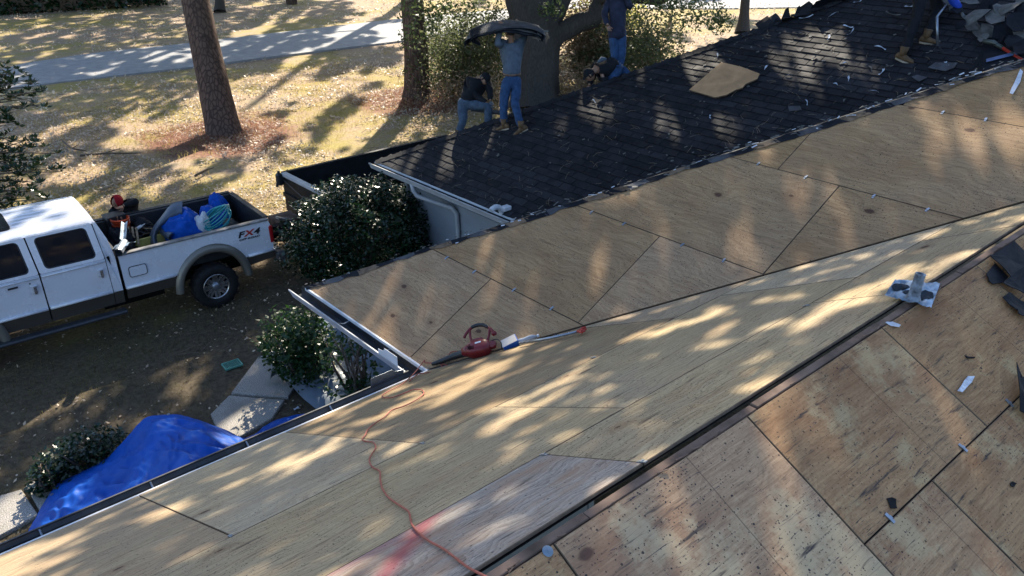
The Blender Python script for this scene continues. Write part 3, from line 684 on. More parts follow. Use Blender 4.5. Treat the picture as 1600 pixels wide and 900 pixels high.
def landing(P):
    """where the sunbeam through each crown leaf comes down: roofs first, then the yard"""
    best = (P[:, 2]-G)/SUN[2]; L = P-SUN*best[:, None]
    def surf(o, n, ok):
        nonlocal best, L
        n = np.array(n); den = SUN@n; t = ((P-np.array(o))@n)/den; Q = P-SUN*t[:, None]
        m_ = (t > 0) & (t < best) & ok(Q); best = np.where(m_, t, best); L = np.where(m_[:, None], Q, L)
    surf([0, 0, 0], [0, ST, CT], lambda q: (q[:, 1] < 0) & (q[:, 1] > -3.8) & (q[:, 0] < -q[:, 1]))
    surf([0, 0, 0], [-ST, 0, CT], lambda q: (q[:, 0] > 0) & (q[:, 1] > -q[:, 0]) & (q[:, 1] < YH-q[:, 0]))
    surf([XC, 0, ZC], [-ST, 0, CT], lambda q: (q[:, 0] > XC) & (q[:, 1] > 7.7-q[:, 0]) & (q[:, 1] < YC+XC-q[:, 0]))
    surf([0, NY0, NZ0], [0, -ST, CT], lambda q: (q[:, 1] < NY0) & (q[:, 0] < 6))
    surf([0, 0, -1.5], [0, 0, 1], lambda q: (q[:, 0] > 2.2) & (q[:, 0] < 5.0) & (q[:, 1] > 5.3) & (q[:, 1] < 8.2))
    surf([0, 0, G+1.7], [0, 0, 1], lambda q: (q[:, 0] > -6) & (q[:, 0] < 2.1) & (q[:, 1] > 8) & (q[:, 1] < 9.9))
    return L
def keep(P, onroof=False):
    L = landing(P); px, z = proj(L); fx = np.clip(px[:, 0]/100-.5, 0, 14.999); fy = np.clip(px[:, 1]/100-.5, 0, 7.999)
    i = fx.astype(int); j = fy.astype(int); a = fx-i; c = fy-j
    lit = (LIT[j, i]*(1-a)+LIT[j, i+1]*a)*(1-c)+(LIT[j+1, i]*(1-a)+LIT[j+1, i+1]*a)*c
    out_ = (px[:, 0] < -150) | (px[:, 0] > 1750) | (px[:, 1] < -60) | (px[:, 1] > 1000) | (z < .5); lit = np.where(out_, .35, lit)
    near = np.clip(1-(z-5)/30, .25, 1)
    # stretched across the fall line so that the dapples come out elongated
    e1 = L@np.array([.71, -.71, 0]); e2 = L@np.array([.50, .50, .7]); sc1 = np.where(z < 12, 2.1, np.where(z < 25, 1.0, .5))
    onA_ = (L[:, 1] < 0) & (L[:, 1] > -3.85) & (L[:, 0] < -L[:, 1]) & (L[:, 2] > -.05); e1 = np.where(onA_, L[:, 0]*.85, e1); e2 = np.where(onA_, L[:, 1]*2.1+L[:, 0]*.15, e2)
    yard = L[:, 2] < G+.3; e2 = np.where(yard, e2*.42, e2); e1 = np.where(yard, e1*1.15, e1)
    n = np.zeros(len(P))
    for lo, hi, s in ((0, 12, 2.1), (12, 24, .95), (24, 999, .5)):
        m_ = (z >= lo) & (z < hi); n[m_] = .42*noise2(e1[m_], e2[m_], s, 1)+.33*noise2(e1[m_]+e2[m_]*.4, e2[m_]-e1[m_]*.3, s*2.1, 2)+.25*noise2(e1[m_], e2[m_], s*4.6, 3)
    # rank of the noise value -> fraction of lit ground
    rk = np.clip((n-.30)/.40, 0, 1)
    return rk >= lit
TREES = {}
CANX = []
def canopy(lx, ly, zc, n, size, spread=2.0, seed=0):
    """leaves whose beams come down in the given patch of land (lx, ly at roof/yard level)"""
    rs = np.random.default_rng(seed); h = zc+rs.uniform(-spread, spread, n)
    x = rs.uniform(*lx, n); y = rs.uniform(*ly, n); t = (h-(-1.5))/SUN[2]
    P = np.c_[x+SUN[0]*t, y+SUN[1]*t, h]; P = P[keep(P)]
    CANX.append((P, leafquads(P, size, .8, .75, rs=rs)))
canopy((-9, 8), (-8, 3), 9.5, 30000, .26, 1.6, 1)
canopy((-9, 12), (3, 15), 10, 30000, .30, 2, 2)
canopy((2, 17), (-8, 3), 10.5, 20000, .30, 2, 7)
canopy((-14, 20), (14, 34), 11.5, 24000, .5, 2, 3)
canopy((12, 40), (0, 30), 12, 18000, .6, 2, 4)
canopy((-14, 60), (30, 75), 14, 22000, 1.0, 2, 5)
# ------------------------------------------------------------------ trees
t1 = atz(350, 207); t2 = atz(652, 152); ok_ = atz(836, 165)
def tree(name, base, label, cat, group=None):
    o = empty(name, (base[0], base[1], G), 0, label, cat, group); TREES[id(o)] = (o, np.array(base)); return o, Matrix.Translation((-float(base[0]), -float(base[1]), -G))
T1, I1 = tree('pine_tree', t1, 'thick rough barked pine leaning left, rooted in pine straw beyond the white pickup', 'tree', 'pine trees in the yard')
top = at(296, -40, 25.6)
b = MB(); d = (top-t1); trunk(b, [t1-d*.12, t1+d*.3, t1+d*.7, top, top+d*1.0+np.array([.2, 0, 0]), top+d*1.9], [.54, .48, .43, .39, .32, .18], flare=.42, seed=3)
b.obj('trunk', M['pine'], T1, True, I1)
T2, I2 = tree('pine_tree', t2, 'straight brown barked pine trunk rooted between the drive and the bare oak', 'tree', 'pine trees in the yard')
b = MB(); trunk(b, [t2-np.array([0, 0, .1]), at(650, 80, 28.9), at(643, -10, 28.6), at(640, -120, 28.4), at(640, -330, 28.4)], [.46, .42, .38, .35, .25], flare=.35, seed=8)
b.obj('trunk', M['pine'], T2, True, I2)
OK_, IO = tree('oak_tree', ok_, 'huge grey live oak with a low limb sweeping right behind the shingled roof', 'tree')
D0 = 28.5
def lp(px, py, d=D0): return at(px, py, d)
limbs = [
 ([lp(836, 178), lp(836, 140), lp(838, 90), lp(836, 40), lp(826, 0), lp(815, -60)], [.95, .80, .78, .82, .80, .7], .25),
 ([lp(838, 110), lp(850, 75), lp(872, 53), lp(905, 35), lp(925, 30), lp(940, 5), lp(962, -15, 28), lp(1000, -40, 27.5)], [.5, .42, .34, .33, .34, .32, .28, .22], 0),
 ([lp(845, 60), lp(870, 20), lp(888, -20), lp(915, -80)], [.40, .30, .27, .2], 0),
 ([lp(940, -8, 28), lp(1000, -6, 27.5), lp(1030, 0, 27), lp(1060, -14, 26.5)], [.30, .25, .18, .13], 0),
 ([lp(820, -20), lp(790, -60), lp(735, -120, 27), lp(640, -190, 25)], [.5, .42, .35, .25], 0),
 ([lp(815, -60), lp(830, -160), lp(850, -330)], [.7, .5, .3], 0)]
b = MB()
for i, (p, r, fl) in enumerate(limbs[:1]): trunk(b, p, r, 40, fl, .13, i)
b.obj('trunk', M['oakbark'], OK_, True, IO)
for i, (p, r, fl) in enumerate(limbs[1:]):
    b = MB(); trunk(b, p, r, 20, 0, .08, i+5); b.obj('limb', M['oakbark'], OK_, True, IO)
oc = np.array(ok_)
for k, (ex, ey, ez, r) in enumerate(((7.5, 5, 8.8, .2), (10, 9, 9.5, .22), (3, 8, 9.6, .16), (11, 2, 9.4, .16), (4, 14, 9.8, .2), (15, 6, 10, .2), (20, 12, 10.5, .2), (11, 22, 11, .2), (6, 3, 9.2, .12))):
    s = oc+np.array([0, 0, 4.5-G-2.0]); e = np.array([ex, ey, ez]); m1 = s*.6+e*.4+np.array([0, 0, 1.2])
    b = MB(); trunk(b, [s-[0, 0, 1.2], m1, s*.25+e*.75+[0, .3, .6], e], [.32, r*1.3, r, .06], 12, 0, .05, k); b.obj('limb', M['oakbark'], OK_, True, IO)
thin = atz(1160, 52)
T3, I3 = tree('slender_tree', thin, 'slender single trunk standing by the street past the ridge of the dark roof', 'tree')
b = MB(); trunk(b, [thin, at(1163, 20, 42.2), at(1167, -30, 42), at(1170, -200, 42)], [.34, .24, .2, .15], 14, .3, .05, 2); b.obj('trunk', M['oakbark'], T3, True, I3)
thin2 = atz(344, 19)
T4, I4 = tree('distant_tree', thin2, 'small far trunk across the drive, right of the leaning pine', 'tree')
b = MB(); trunk(b, [thin2, at(343, -10, 50.6), at(342, -200, 50)], [.3, .26, .2], 14, .35, .05, 2); b.obj('trunk', M['oakbark'], T4, True, I4)
EXTRA_T = []
for k, (x, y, r, lab) in enumerate(((30.5, 44.5, .42, 'tall pine across the drive just above the top edge, left of the straight pine'), (22.5, 47, .34, 'pine across the drive just above the top edge, right of the small far trunk'), (38, 40, .4, 'pine beyond the yellow green bush, above the top edge'), (13.5, 62, .5, 'far pine by the neighbouring house above the top edge'))):
    T_, I_ = tree('pine_tree', np.array([x, y, G]), lab, 'tree', 'pine trees in the yard'); b = MB(); trunk(b, [(x, y, G-.1), (x+.3, y, 5), (x-.2, y+.4, 14), (x, y, 20)], [r, r*.85, r*.65, r*.3], 18, .2, .06, k)
    b.obj('trunk', M['pine'], T_, True, I_)
    for q in range(7):
        z0_ = 6+q*1.9; a_q = q*2.4+k; b = MB(); e_ = (x+math.cos(a_q)*3.2, y+math.sin(a_q)*3.2, z0_+1.4); trunk(b, [(x, y, z0_), ((x+e_[0])/2, (y+e_[1])/2, z0_+.5), e_], [r*.25, r*.18, .03], 8, 0, .04, q); b.obj('limb', M['pine'], T_, True, I_)
    EXTRA_T.append((T_, np.array([x, y, G])))
# the leaves added for their dapples hang on the nearest trunk, out of view
names_ = [(T1, t1), (T2, t2), (OK_, ok_), (T3, thin), (T4, thin2)]+EXTRA_T
allP = np.concatenate([p for p, q in CANX]); allQ = np.concatenate([q for p, q in CANX]); px, z = proj(allP)
vis = (z > 0) & (px[:, 1] > -40) & (px[:, 0] > -60) & (px[:, 0] < 1660) & (px[:, 1] < 940)
allP, allQ = allP[~vis], allQ[~vis]
D = np.stack([np.hypot(allP[:, 0]-t[0], allP[:, 1]-t[1])*(.6 if o is OK_ else 1) for o, t in names_], 1); own = D.argmin(1)
for i, (o, t) in enumerate(names_):
    q = allQ[own == i]
    if len(q): quads('shade_crown', q-np.array([t[0], t[1], G]), M['lf_can'], o)
# hanging oak sprays in view
def spray(parent, I, base, cen, rad, n, size, m, seed, name='foliage', down=.6):
    rs = np.random.default_rng(seed); C = rs.normal(size=(n, 3)); C /= np.linalg.norm(C, axis=1)[:, None]; C *= (rs.random(n)**.5)[:, None]*np.array(rad); C += np.array(cen)
    nn_ = noise2(C[:, 0]+C[:, 1], C[:, 2], 2.2, seed); C = C[nn_ > .38]
    o = quads(name, leafquads(C, size, .2, .45, rs=rs, down=down)-np.array([base[0], base[1], G]), m, parent); return o
rs = np.random.default_rng(3)
for (px_, py_, d, r, n, s) in ((655, 25, 26.5, (.9, .9, .7), 420, .16), (640, 55, 26.5, (.5, .5, .5), 170, .14), (700, 12, 26.5, (1.2, 1, .5), 330, .15), (675, 45, 26.6, (.3, .3, .9), 120, .14),
                             (1090, 20, 26, (1.0, 1.0, .6), 800, .13), (1125, 34, 26, (.5, .5, .45), 420, .12), (1050, 8, 26, (1, 1, .4), 420, .13), (860, 15, 27, (.5, .5, .4), 140, .15), (990, 12, 27, (.6, .6, .35), 160, .14)):
    spray(OK_, IO, ok_, at(px_, py_, d), r, n, s, M['lf_oak'], int(px_))
# ------------------------------------------------------------------ shrubs
def blob_shrub(name, base, cen, rad, n, size, m, seed, label, cat='bush', group=None, holes=.36, shell=.35, stems=7, asp=.5, up=.35, inner=True, ns=1.6, cut=None, stemm=None):
    o = empty(name, (base[0], base[1], G), 0, label, cat, group); rs = np.random.default_rng(seed)
    C = rs.normal(size=(n, 3)); C /= np.linalg.norm(C, axis=1)[:, None]
    bump_ = 1+.34*(noise2(C[:, 0]*3+C[:, 2]*2, C[:, 1]*3-C[:, 2], 1.5, seed+1)-.5)+.22*(noise2(C[:, 0]*3+C[:, 2]*2, C[:, 1]*3-C[:, 2]*2, 4, seed+2)-.5)
    rr = (1-shell*rs.random(n)**1.3)*bump_; C = C*rr[:, None]*np.array(rad)+np.array(cen)
    C = C[C[:, 2] > G+.02]; k = noise2(C[:, 0]*1.3+C[:, 1]*.7, C[:, 2]*1.5+C[:, 1]*.5, ns, seed+3); C = C[k > holes]
    if cut is not None: C = C[cut(C)]
    quads('foliage', leafquads(C, size, up, asp, rs=rs)-np.array([base[0], base[1], G]), m, o)
    for q in range(stems):
        a = rs.uniform(0, 6.28); r = rs.uniform(.2, .75); b = MB(); e = np.array(cen)+np.array([math.cos(a)*rad[0]*r, math.sin(a)*rad[1]*r, rad[2]*rs.uniform(.1, .8)])
        s = np.array([base[0]+rs.uniform(-.1, .1), base[1]+rs.uniform(-.1, .1), G]); mid = s*.5+e*.5+rs.normal(size=3)*.08
        b.tube([s, mid, e], [.03, .02, .008], 5); b.obj('stem', stemm or M['twig'], o, True, Matrix.Translation((-base[0], -base[1], -G)))
    return o
hc = atz(566, 360, -1.78); 
blob_shrub('holly_bush', hc[:2], (hc[0], hc[1], -1.82), (1.45, 1.25, .98), 30000, .075, M['lf_holly'], 11, 'large rounded dark glossy holly bush between the pickup and the house', holes=.12, shell=.30, up=.7)
cc_ = atz(468, 535, -2.0)
blob_shrub('camellia_bush', cc_[:2], (cc_[0], cc_[1], -2.05), (.60, .66, .60), 4200, .085, M['lf_small'], 12, 'mid green leafy bush under the corner of the gutter', holes=.34, shell=.75, up=.5, ns=3.2, stems=16)
blob_shrub('open_shrub', tuple(atz(552, 600, -2.3)[:2]), (*atz(548, 585, -2.1)[:2], -2.0), (.42, .42, .62), 900, .10, M['lf_small'], 13, 'sparse dark stemmed shrub growing up through the grey tarp', holes=.3, shell=.9, stems=16, up=.6)
p_ = atz(140, 728); blob_shrub('low_shrub', p_[:2], (p_[0], p_[1], G+.15), (.62, .36, .36), 2400, .07, M['lf_holly'], 14, 'low dark shrub half buried under the edge of the blue tarp', holes=.2, shell=.7, up=.6)
p_ = atz(85, 765); blob_shrub('low_shrub', p_[:2], (p_[0], p_[1], G+.2), (.30, .24, .32), 800, .075, M['lf_holly'], 15, 'small leafy shrub beside the path slab at the foot of the blue tarp', holes=.2, shell=.8, up=.6)
for i, (px_, py_, dx, r, n, m_, lab) in enumerate((
  (722, 150, 0, (2.1, 1.8, 2.1), 5200, 'lf_far', 'loose grey green shrub right of the straight pine'),
  (700, 128, 1.2, (1.3, 1.4, 1.5), 2200, 'lf_far', 'smaller pale shrub at the foot of the straight pine'),
  (757, 140, 1.5, (1.5, 1.4, 2.0), 3000, 'lf_far', 'shrub left of the oak trunk behind the two roofers'),
  (922, 150, 1.2, (1.7, 1.6, 2.3), 5200, 'lf_brn', 'dry brown shrub right of the oak trunk'),
  (965, 150, .5, (1.7, 1.7, 1.9), 4600, 'lf_far', 'grey green shrub behind the crouching roofer'),
  (1010, 128, 0, (1.5, 1.6, 1.9), 3800, 'lf_far', 'rightmost shrub of the row behind the dark roof'),
  (960, 75, 3, (2.2, 1.4, 1.8), 3200, 'lf_yel', 'yellowing shrub behind the low oak limb'),
  (745, 25, 14, (3.5, 2, 1.2), 2600, 'lf_yel', 'bright yellow green bush across the drive'))):
    q = atz(px_, py_); q = q+np.array([.65, .75, 0])*dx
    blob_shrub('yard_shrub', q[:2], (q[0], q[1], G+r[2]*.62), r, int(n*1.7), .135 if i < 6 else .16, M[m_], 30+i, lab, 'shrub', 'shrubs behind the roof', holes=.28, shell=.85, stems=14, up=.2)
# brown undergrowth mixed into them
rs = np.random.default_rng(9); C = []
for px_, py_ in ((700, 160), (740, 165), (900, 160), (915, 165), (950, 165), (990, 150), (930, 168), (765, 165)):
    q = atz(px_, py_); C.append(q+rs.normal(size=(900, 3))*np.array([.7, .7, .38])+np.array([0, 0, .5]))
C = np.concatenate(C); C = C[C[:, 2] > G]; qx = proj(C)[0][:, 0]; C = C[(qx < 782) | (qx > 874)]; tag(quads('undergrowth', leafquads(C, .13, .1, .35, rs=rs), M['lf_brn']), kind='stuff')
# magnolia on the left
mg = np.array([-3.2, 17.5]); MG = empty('magnolia_tree', (mg[0], mg[1], G), 0, 'dark glossy magnolia branches reaching in from the left edge above the pickup roof', 'tree')
IM = Matrix.Translation((-mg[0], -mg[1], -G)); b = MB(); trunk(b, [(mg[0], mg[1], G), (mg[0]+.1, mg[1], 1), (mg[0], mg[1]+.2, 3.2)], [.22, .17, .05], 12); b.obj('trunk', M['oakbark'], MG, True, IM)
QS = []
extra = [(rs.uniform(-40, 78)*(1-abs(q-210)/420), q) for q in rs.uniform(95, 345, 60)]
for (px_, py_) in tuple((x, y) for x, y in extra)+((98, 268), (70, 140), (45, 118), (62, 165), (20, 150), (30, 190), (5, 110), (12, 215), (60, 262), (85, 240), (40, 230), (15, 262), (48, 300), (20, 305), (75, 310), (-10, 170), (-15, 240), (-20, 300), (58, 215), (95, 262), (3, 185), (32, 265), (8, 325), (45, 330), (-5, 345), (66, 286), (22, 130)):
    e = at(px_, py_, 18.6+rs.uniform(-.6, .6)); s = np.array([mg[0]+.05, mg[1], e[2]-rs.uniform(.2, .7)]); mid = s*.45+e*.55+rs.normal(size=3)*.12+np.array([0, 0, .12])
    b = MB(); b.tube([s, mid, e], [.045, .022, .007], 6); b.obj('branch', M['twig'], MG, True, IM)
    for k in range(4):
        c = e*(1-k*.13)+mid*(k*.13)+rs.normal(size=3)*(.05+.09*(k > 0)); n = 13; a0_ = rs.uniform(0, 6.28)
        for j in range(n):
            an = a0_+j*2.4; el = rs.uniform(-.1, 1.1); dr = np.array([math.cos(an)*math.cos(el), math.sin(an)*math.cos(el), math.sin(el)]); sd_ = np.cross(dr, rs.normal(size=3)*.3+np.array([0, 0, 1])); sd_ /= np.linalg.norm(sd_)
            L_ = rs.uniform(.11, .17); p0 = c+dr*.015; QS.append([p0, p0+dr*L_*.5+sd_*L_*.2, p0+dr*L_, p0+dr*L_*.5-sd_*L_*.2])
quads('foliage', np.array(QS)-np.array([mg[0], mg[1], G]), M['lf_mag'], MG)
# far hedge and the neighbour's house in the top left corner
hp = atz(20, 20)
hb = empty('hedge', (hp[0], hp[1], G), 0, 'dark clipped hedge along the top left corner of the picture', 'hedge'); n = 9000; rs = np.random.default_rng(4)
C = np.c_[rs.uniform(-9, 9, n), rs.uniform(-.9, .9, n), rs.uniform(0, 1.7, n)]; C = C[(np.abs(C[:, 1]) > .5) | (C[:, 2] > 1.2)]
ca = R(-15); Cx = np.c_[C[:, 0]*math.cos(ca)-C[:, 1]*math.sin(ca), C[:, 0]*math.sin(ca)+C[:, 1]*math.cos(ca), C[:, 2]]
quads('foliage', leafquads(Cx, .3, .3, .6, rs=rs), M['lf_holly'], hb)
b = MB(); b.box((0, 0, .75), (17.6, 1.0, 1.3), Matrix.Rotation(ca, 4, 'Z')); b.obj('branch_core', M['twig'], hb)
nh = empty('neighbour_house', (hp[0]+1, hp[1]+9, G), R(-15), 'pale walled neighbouring house just behind the dark hedge', 'house')
b = MB(); b.box((0, 0, 1.4), (15, 7, 2.8)); b.obj('wall', simple('cream_brick', (.45, .40, .33), .8, rand=0), nh)
b = MB(); b.add([(-8, -4, 2.7), (8, -4, 2.7), (8, 4, 2.7), (-8, 4, 2.7), (-6, 0, 4.6), (6, 0, 4.6)], [(0, 1, 5, 4), (2, 3, 4, 5), (1, 2, 5), (3, 0, 4), (3, 2, 1, 0)]); b.obj('roof', M['shingle'], nh)
for x in (-5, -1.5, 2.5):
    b = MB(); b.box((x, -3.52, 1.5), (1.2, .06, 1.3)); f_ = b.obj('window', M['white'], nh); b = MB(); b.box((x, -3.56, 1.5), (1.05, .02, 1.15)); b.obj('pane', M['blackplastic'], f_)
# ------------------------------------------------------------------ fallen leaves, grass, branches
def scatter(n, lx, ly, seed, dens=None):
    rs = np.random.default_rng(seed); P = np.c_[rs.uniform(*lx, n), rs.uniform(*ly, n)]
    ok = ~((P[:, 0] > -8.5) & (P[:, 1] < .4)) & ~((P[:, 0] > .3) & (P[:, 1] < YH-.3)) & ~((P[:, 0] > XC+.3) & (P[:, 1] < YC-.3))
    pz, z = proj(np.c_[P, np.full(n, G)]); ok &= (z > 0) & (pz[:, 0] > -60) & (pz[:, 0] < 1660) & (pz[:, 1] < 960) & (pz[:, 1] > -30); P = P[ok]
    return P, rs
M['lf_litter'] = leafmat('fallen_leaves', (.28, .18, .11), (.72, .58, .42), .5, .35, .25)
M['lf_grass'] = leafmat('winter_grass', (.15, .12, .03), (.42, .32, .11), .5, .3, .3)
Q = []
for n, lx, ly, s, sd_ in ((13000, (-6, 9), (1, 14), .05, 1), (44000, (-6, 22), (10, 26), .075, 2), (38000, (0, 50), (16, 62), .12, 3)):
    P, rs = scatter(n, lx, ly, sd_); k = noise2(P[:, 0], P[:, 1], .5, 5)*.6+noise2(P[:, 0], P[:, 1], 1.7, 6)*.4; P = P[k > .38]
    road = noise2(P[:, 0], P[:, 1], .3, 7)
    px, z = proj(np.c_[P, np.full(len(P), G)]); line = 141-(px[:, 0]-10)*.121; on = (px[:, 1] < line+1) & (px[:, 1] > line-40) & (px[:, 0] < 830) & (rs.random(len(P)) < .86); P = P[~on]
    P = P[(P[:, 1] > 9.5) | (rs.random(len(P)) < .35)]; Q.append(leafquads(np.c_[P, G+.02+rs.random(len(P))*s*.35+.0], s, 1.2, .6, .5, rs))
tag(quads('leaf_litter', np.concatenate(Q), M['lf_litter']), kind='stuff')
Q = []
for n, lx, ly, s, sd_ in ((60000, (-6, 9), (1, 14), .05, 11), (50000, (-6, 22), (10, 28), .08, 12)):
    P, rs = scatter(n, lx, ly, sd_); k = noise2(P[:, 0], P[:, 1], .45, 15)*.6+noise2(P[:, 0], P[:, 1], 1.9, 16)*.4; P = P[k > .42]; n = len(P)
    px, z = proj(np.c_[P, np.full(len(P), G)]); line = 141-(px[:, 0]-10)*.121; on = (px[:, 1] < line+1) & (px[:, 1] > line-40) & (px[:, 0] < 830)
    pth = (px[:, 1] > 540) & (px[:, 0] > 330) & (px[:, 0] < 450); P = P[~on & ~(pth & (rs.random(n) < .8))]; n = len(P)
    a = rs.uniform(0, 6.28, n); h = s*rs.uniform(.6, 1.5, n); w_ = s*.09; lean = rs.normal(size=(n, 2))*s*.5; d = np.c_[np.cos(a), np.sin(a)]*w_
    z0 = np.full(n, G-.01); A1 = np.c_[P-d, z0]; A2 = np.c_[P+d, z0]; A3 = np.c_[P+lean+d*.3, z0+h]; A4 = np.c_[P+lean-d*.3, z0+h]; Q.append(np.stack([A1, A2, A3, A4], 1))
tag(quads('grass', Q[1], M['lf_grass']), kind='stuff'); tag(quads('shaded_grass', Q[0], leafmat('shade_darkened_grass', (.05, .045, .018), (.17, .14, .06), .6, .3, .3)), kind='stuff')  # near blades are a darker copy of the grass, shade painted in
rs = np.random.default_rng(21); b = MB()
for k in range(800):
    x, y = rs.uniform(-6, 20), rs.uniform(6, 30); a = rs.uniform(0, 6.28); l = rs.uniform(.1, .5); b.tube([(x, y, G+.02), (x+l*.5*math.cos(a), y+l*.5*math.sin(a), G+.05+rs.uniform(0, .04)), (x+l*math.cos(a+.3), y+l*math.sin(a+.3), G+.03)], .006, 3)
b.obj('twig_litter', M['twig'])['kind'] = 'stuff'
Q = []; rs = np.random.default_rng(77)
for c, r in ((t1, 2.1), (t2, 2.0)):      # pine straw round the trunks
    n = 5000; a = rs.uniform(0, 6.28, n); d = r*np.sqrt(rs.random(n))*(1+.25*np.sin(a*3)); P = np.c_[c[0]+d*np.cos(a), c[1]+d*np.sin(a), G+.03+rs.random(n)*.10*(1-d/r/1.4)]
    Q.append(leafquads(P, .17, .8, .07, .3, rs))
tag(quads('pine_straw', np.concatenate(Q), leafmat('pine_straw_red', (.16, .06, .035), (.40, .20, .12), .5, .4, .2)), kind='stuff')
for i, (pts, lab) in enumerate(((((125, 243), (160, 240), (226, 239)), 'dark fallen branch lying level in the yard above the pickup bed'), (((158, 297), (185, 286), (212, 275)), 'pale straight stick lying in the leaves just above the red hooded head'),
      (((305, 275), (322, 265), (334, 262)), 'short dark stick on the lawn beyond the pickup bed'), (((98, 220), (112, 232), (135, 236)), 'bent pale branch near the magnolia leaves'))):
    P = [atz(*p, G+.05) for p in pts]; b = MB(); b.tube(P, [.035, .03, .012], 6)
    if i in (0, 3): b.tube([P[1], P[1]*.5+P[2]*.5+np.array([.1, .3, .08])], [.02, .006], 5)
    tag(b.obj('fallen_branch', M['twig'] if i != 1 else M['straw'], None, True), lab, 'branch', 'fallen branches in the yard')
# grate by the path, stake by the street
c = atz(363, 571, G+.02); b = MB(); gr = empty('drain_grate', c, R(-4), 'small pale green drain grate set in the grass beside the path', 'drain grate'); gm = simple('green_plastic', (.12, .34, .26), .5)
for s in (-1, 1): b.box((s*.13, 0, .015), (.02, .22, .03)); b.box((0, s*.10, .016), (.25, .02, .03))
b.obj('frame', gm, gr)
for k in range(9): b = MB(); b.box((-.10+k*.025, 0, .012), (.010, .18, .02)); b.obj('bar', gm, gr)
b = MB(); b.box((0, 0, -.005), (.24, .2, .01)); b.obj('sump', M['black'], gr)
c = atz(1045, 58); st = empty('marker_post', c, .3, 'short weathered leaning post with a crossbar standing in the far sunny lawn', 'post'); b = MB(); b.tube([(0, 0, 0), (.05, .02, .55), (.12, .03, 1.05)], [.16, .12, .1], 8); b.obj('post', M['straw'], st)
b = MB(); b.tube([(-.1, 0, .62), (.9, -.1, .60)], .035, 6); b.obj('crossbar', M['straw'], st)
b = MB(); b.lathe([(.3, 0), (.25, .06), (.0, .07)], 10); b.obj('base', M['slab'], st)
# ================================================================== TRUCK
paint = simple('silver_white_paint', (.70, .72, .76), .25, .1, .03, 2, 0, .6, rand=0, Coat_Weight=.8, Coat_Roughness=.08)
tan = simple('pewter_lower_paint', (.10, .088, .075), .35, .4, .05, 2, 0, .5, rand=0, Coat_Weight=.4)
flare = simple('pewter_flare', (.20, .185, .155), .35, .35, .05, 2, 0, .5, rand=0)
glass = simple('tinted_glass', (.006, .010, .016), .05, 0, .1, 2, 0, .22, rand=0)
rubber = simple('tyre_rubber', (.014, .014, .015), .75, 0, .25, 20, .4, .3)
rubtrim = simple('black_trim', (.02, .021, .024), .5, 0, .2, 12, .2, .4)
liner = simple('bed_liner', (.018, .020, .023), .6, 0, .4, 9, .6, .4)
dusty = simple('dusty_rail_cap', (.20, .195, .19), .6, 0, .4, 7, .4, .4)
alloy = simple('machined_alloy', (.45, .44, .44), .28, .9, .1, 10, .1, .6)
redlens = simple('red_lens', (.30, .008, .012), .15, 0, .05, 4, 0, .7, rand=0)
TA = R(-2.74); TO = (-.572, 8.075, G)
truck = empty('pickup_truck', TO, TA, 'silver white crew cab pickup parked on the grass with a loaded open bed', 'pickup truck')
TM = Matrix.Translation(TO) @ Matrix.Rotation(TA, 4, 'Z')
def onT(px, py, z):
    P = atz(px, py, G+z); v = TM.inverted() @ Vector(P.tolist()); return v
def tp(mb, name, m, smooth=False, parent=truck, label=None): return tag(mb.obj(name, m, parent, smooth), label)
def ys(z):      # side profile: y of the near body side at height z
    if z <= 1.38: return .03*((z-.95)/.4)**2 if z > .6 else .05
    return .035+(z-1.38)*.27
def side_prism(poly, th, m, name, parent=truck, off=0, yf=ys, both=True, label=None, mat2=None):
    for sgn in ((0, 1) if both else (0,)):
        b = MB(); n = len(poly); f = lambda y: (2.0-y) if sgn else y
        vs = [(x, f(yf(z)-off), z) for x, z in poly]+[(x, f(yf(z)-off+th), z) for x, z in poly]
        fs = [tuple(range(n)), tuple(range(2*n-1, n-1, -1))]+[((i+1) % n, i, n+i, n+(i+1) % n) for i in range(n)]
        if sgn: fs = [q[::-1] for q in fs]
        # orient: near side must face -y
        b.add(vs, [q[::-1] for q in fs] if poly_ccw(poly) is False else fs); o = tp(b, name, m, parent=parent, label=label)
        if sgn == 0: first = o
    return first
def poly_ccw(p): return sum(p[i][0]*p[(i+1) % len(p)][1]-p[(i+1) % len(p)][0]*p[i][1] for i in range(len(p))) > 0
def ring(outer, inner, th, name, m, off=0, both=True, parent=truck):
    """flat frame between two outlines with the same number of points"""
    for sgn in ((0, 1) if both else (0,)):
        b = MB(); n = len(outer); f = lambda y: (2.0-y) if sgn else y
        L = [[(x, f(ys(z)-off), z) for x, z in outer], [(x, f(ys(z)-off), z) for x, z in inner], [(x, f(ys(z)-off+th), z) for x, z in inner], [(x, f(ys(z)-off+th), z) for x, z in outer]]
        vs = sum(L, []); fs = []
        for k in range(4): fs += [(k*n+i, k*n+(i+1) % n, ((k+1) % 4)*n+(i+1) % n, ((k+1) % 4)*n+i) for i in range(n)]
        if sgn: fs = [q[::-1] for q in fs]
        b.add(vs, fs); o = tp(b, name, m, parent=parent)
        if sgn == 0: first = o
    return first
def rrect(x0, x1, z0, z1, r=.06, lean=0, n=4):
    """rounded quadrilateral; lean shifts the top in x"""
    o = []
    for cx, cz, a0_ in ((x1-r, z0+r, -90), (x1-r, z1-r, 0), (x0+r, z1-r, 90), (x0+r, z0+r, 180)):
        for i in range(n+1):
            a = R(a0_+90*i/n); z = cz+r*math.sin(a); o.append((cx+r*math.cos(a)+lean*(z-z0)/(z1-z0), z))
    return o
BT, ZL, ZB = 1.40, .80, 1.38
arch = lambda cx, rx, rz, n=14, z0=.62: [(cx+rx*math.cos(math.pi*i/n), .50+(rz)*math.sin(math.pi*i/n) if 0 < i < n else z0) for i in range(n+1)]
AX, FX = 1.50, -2.47
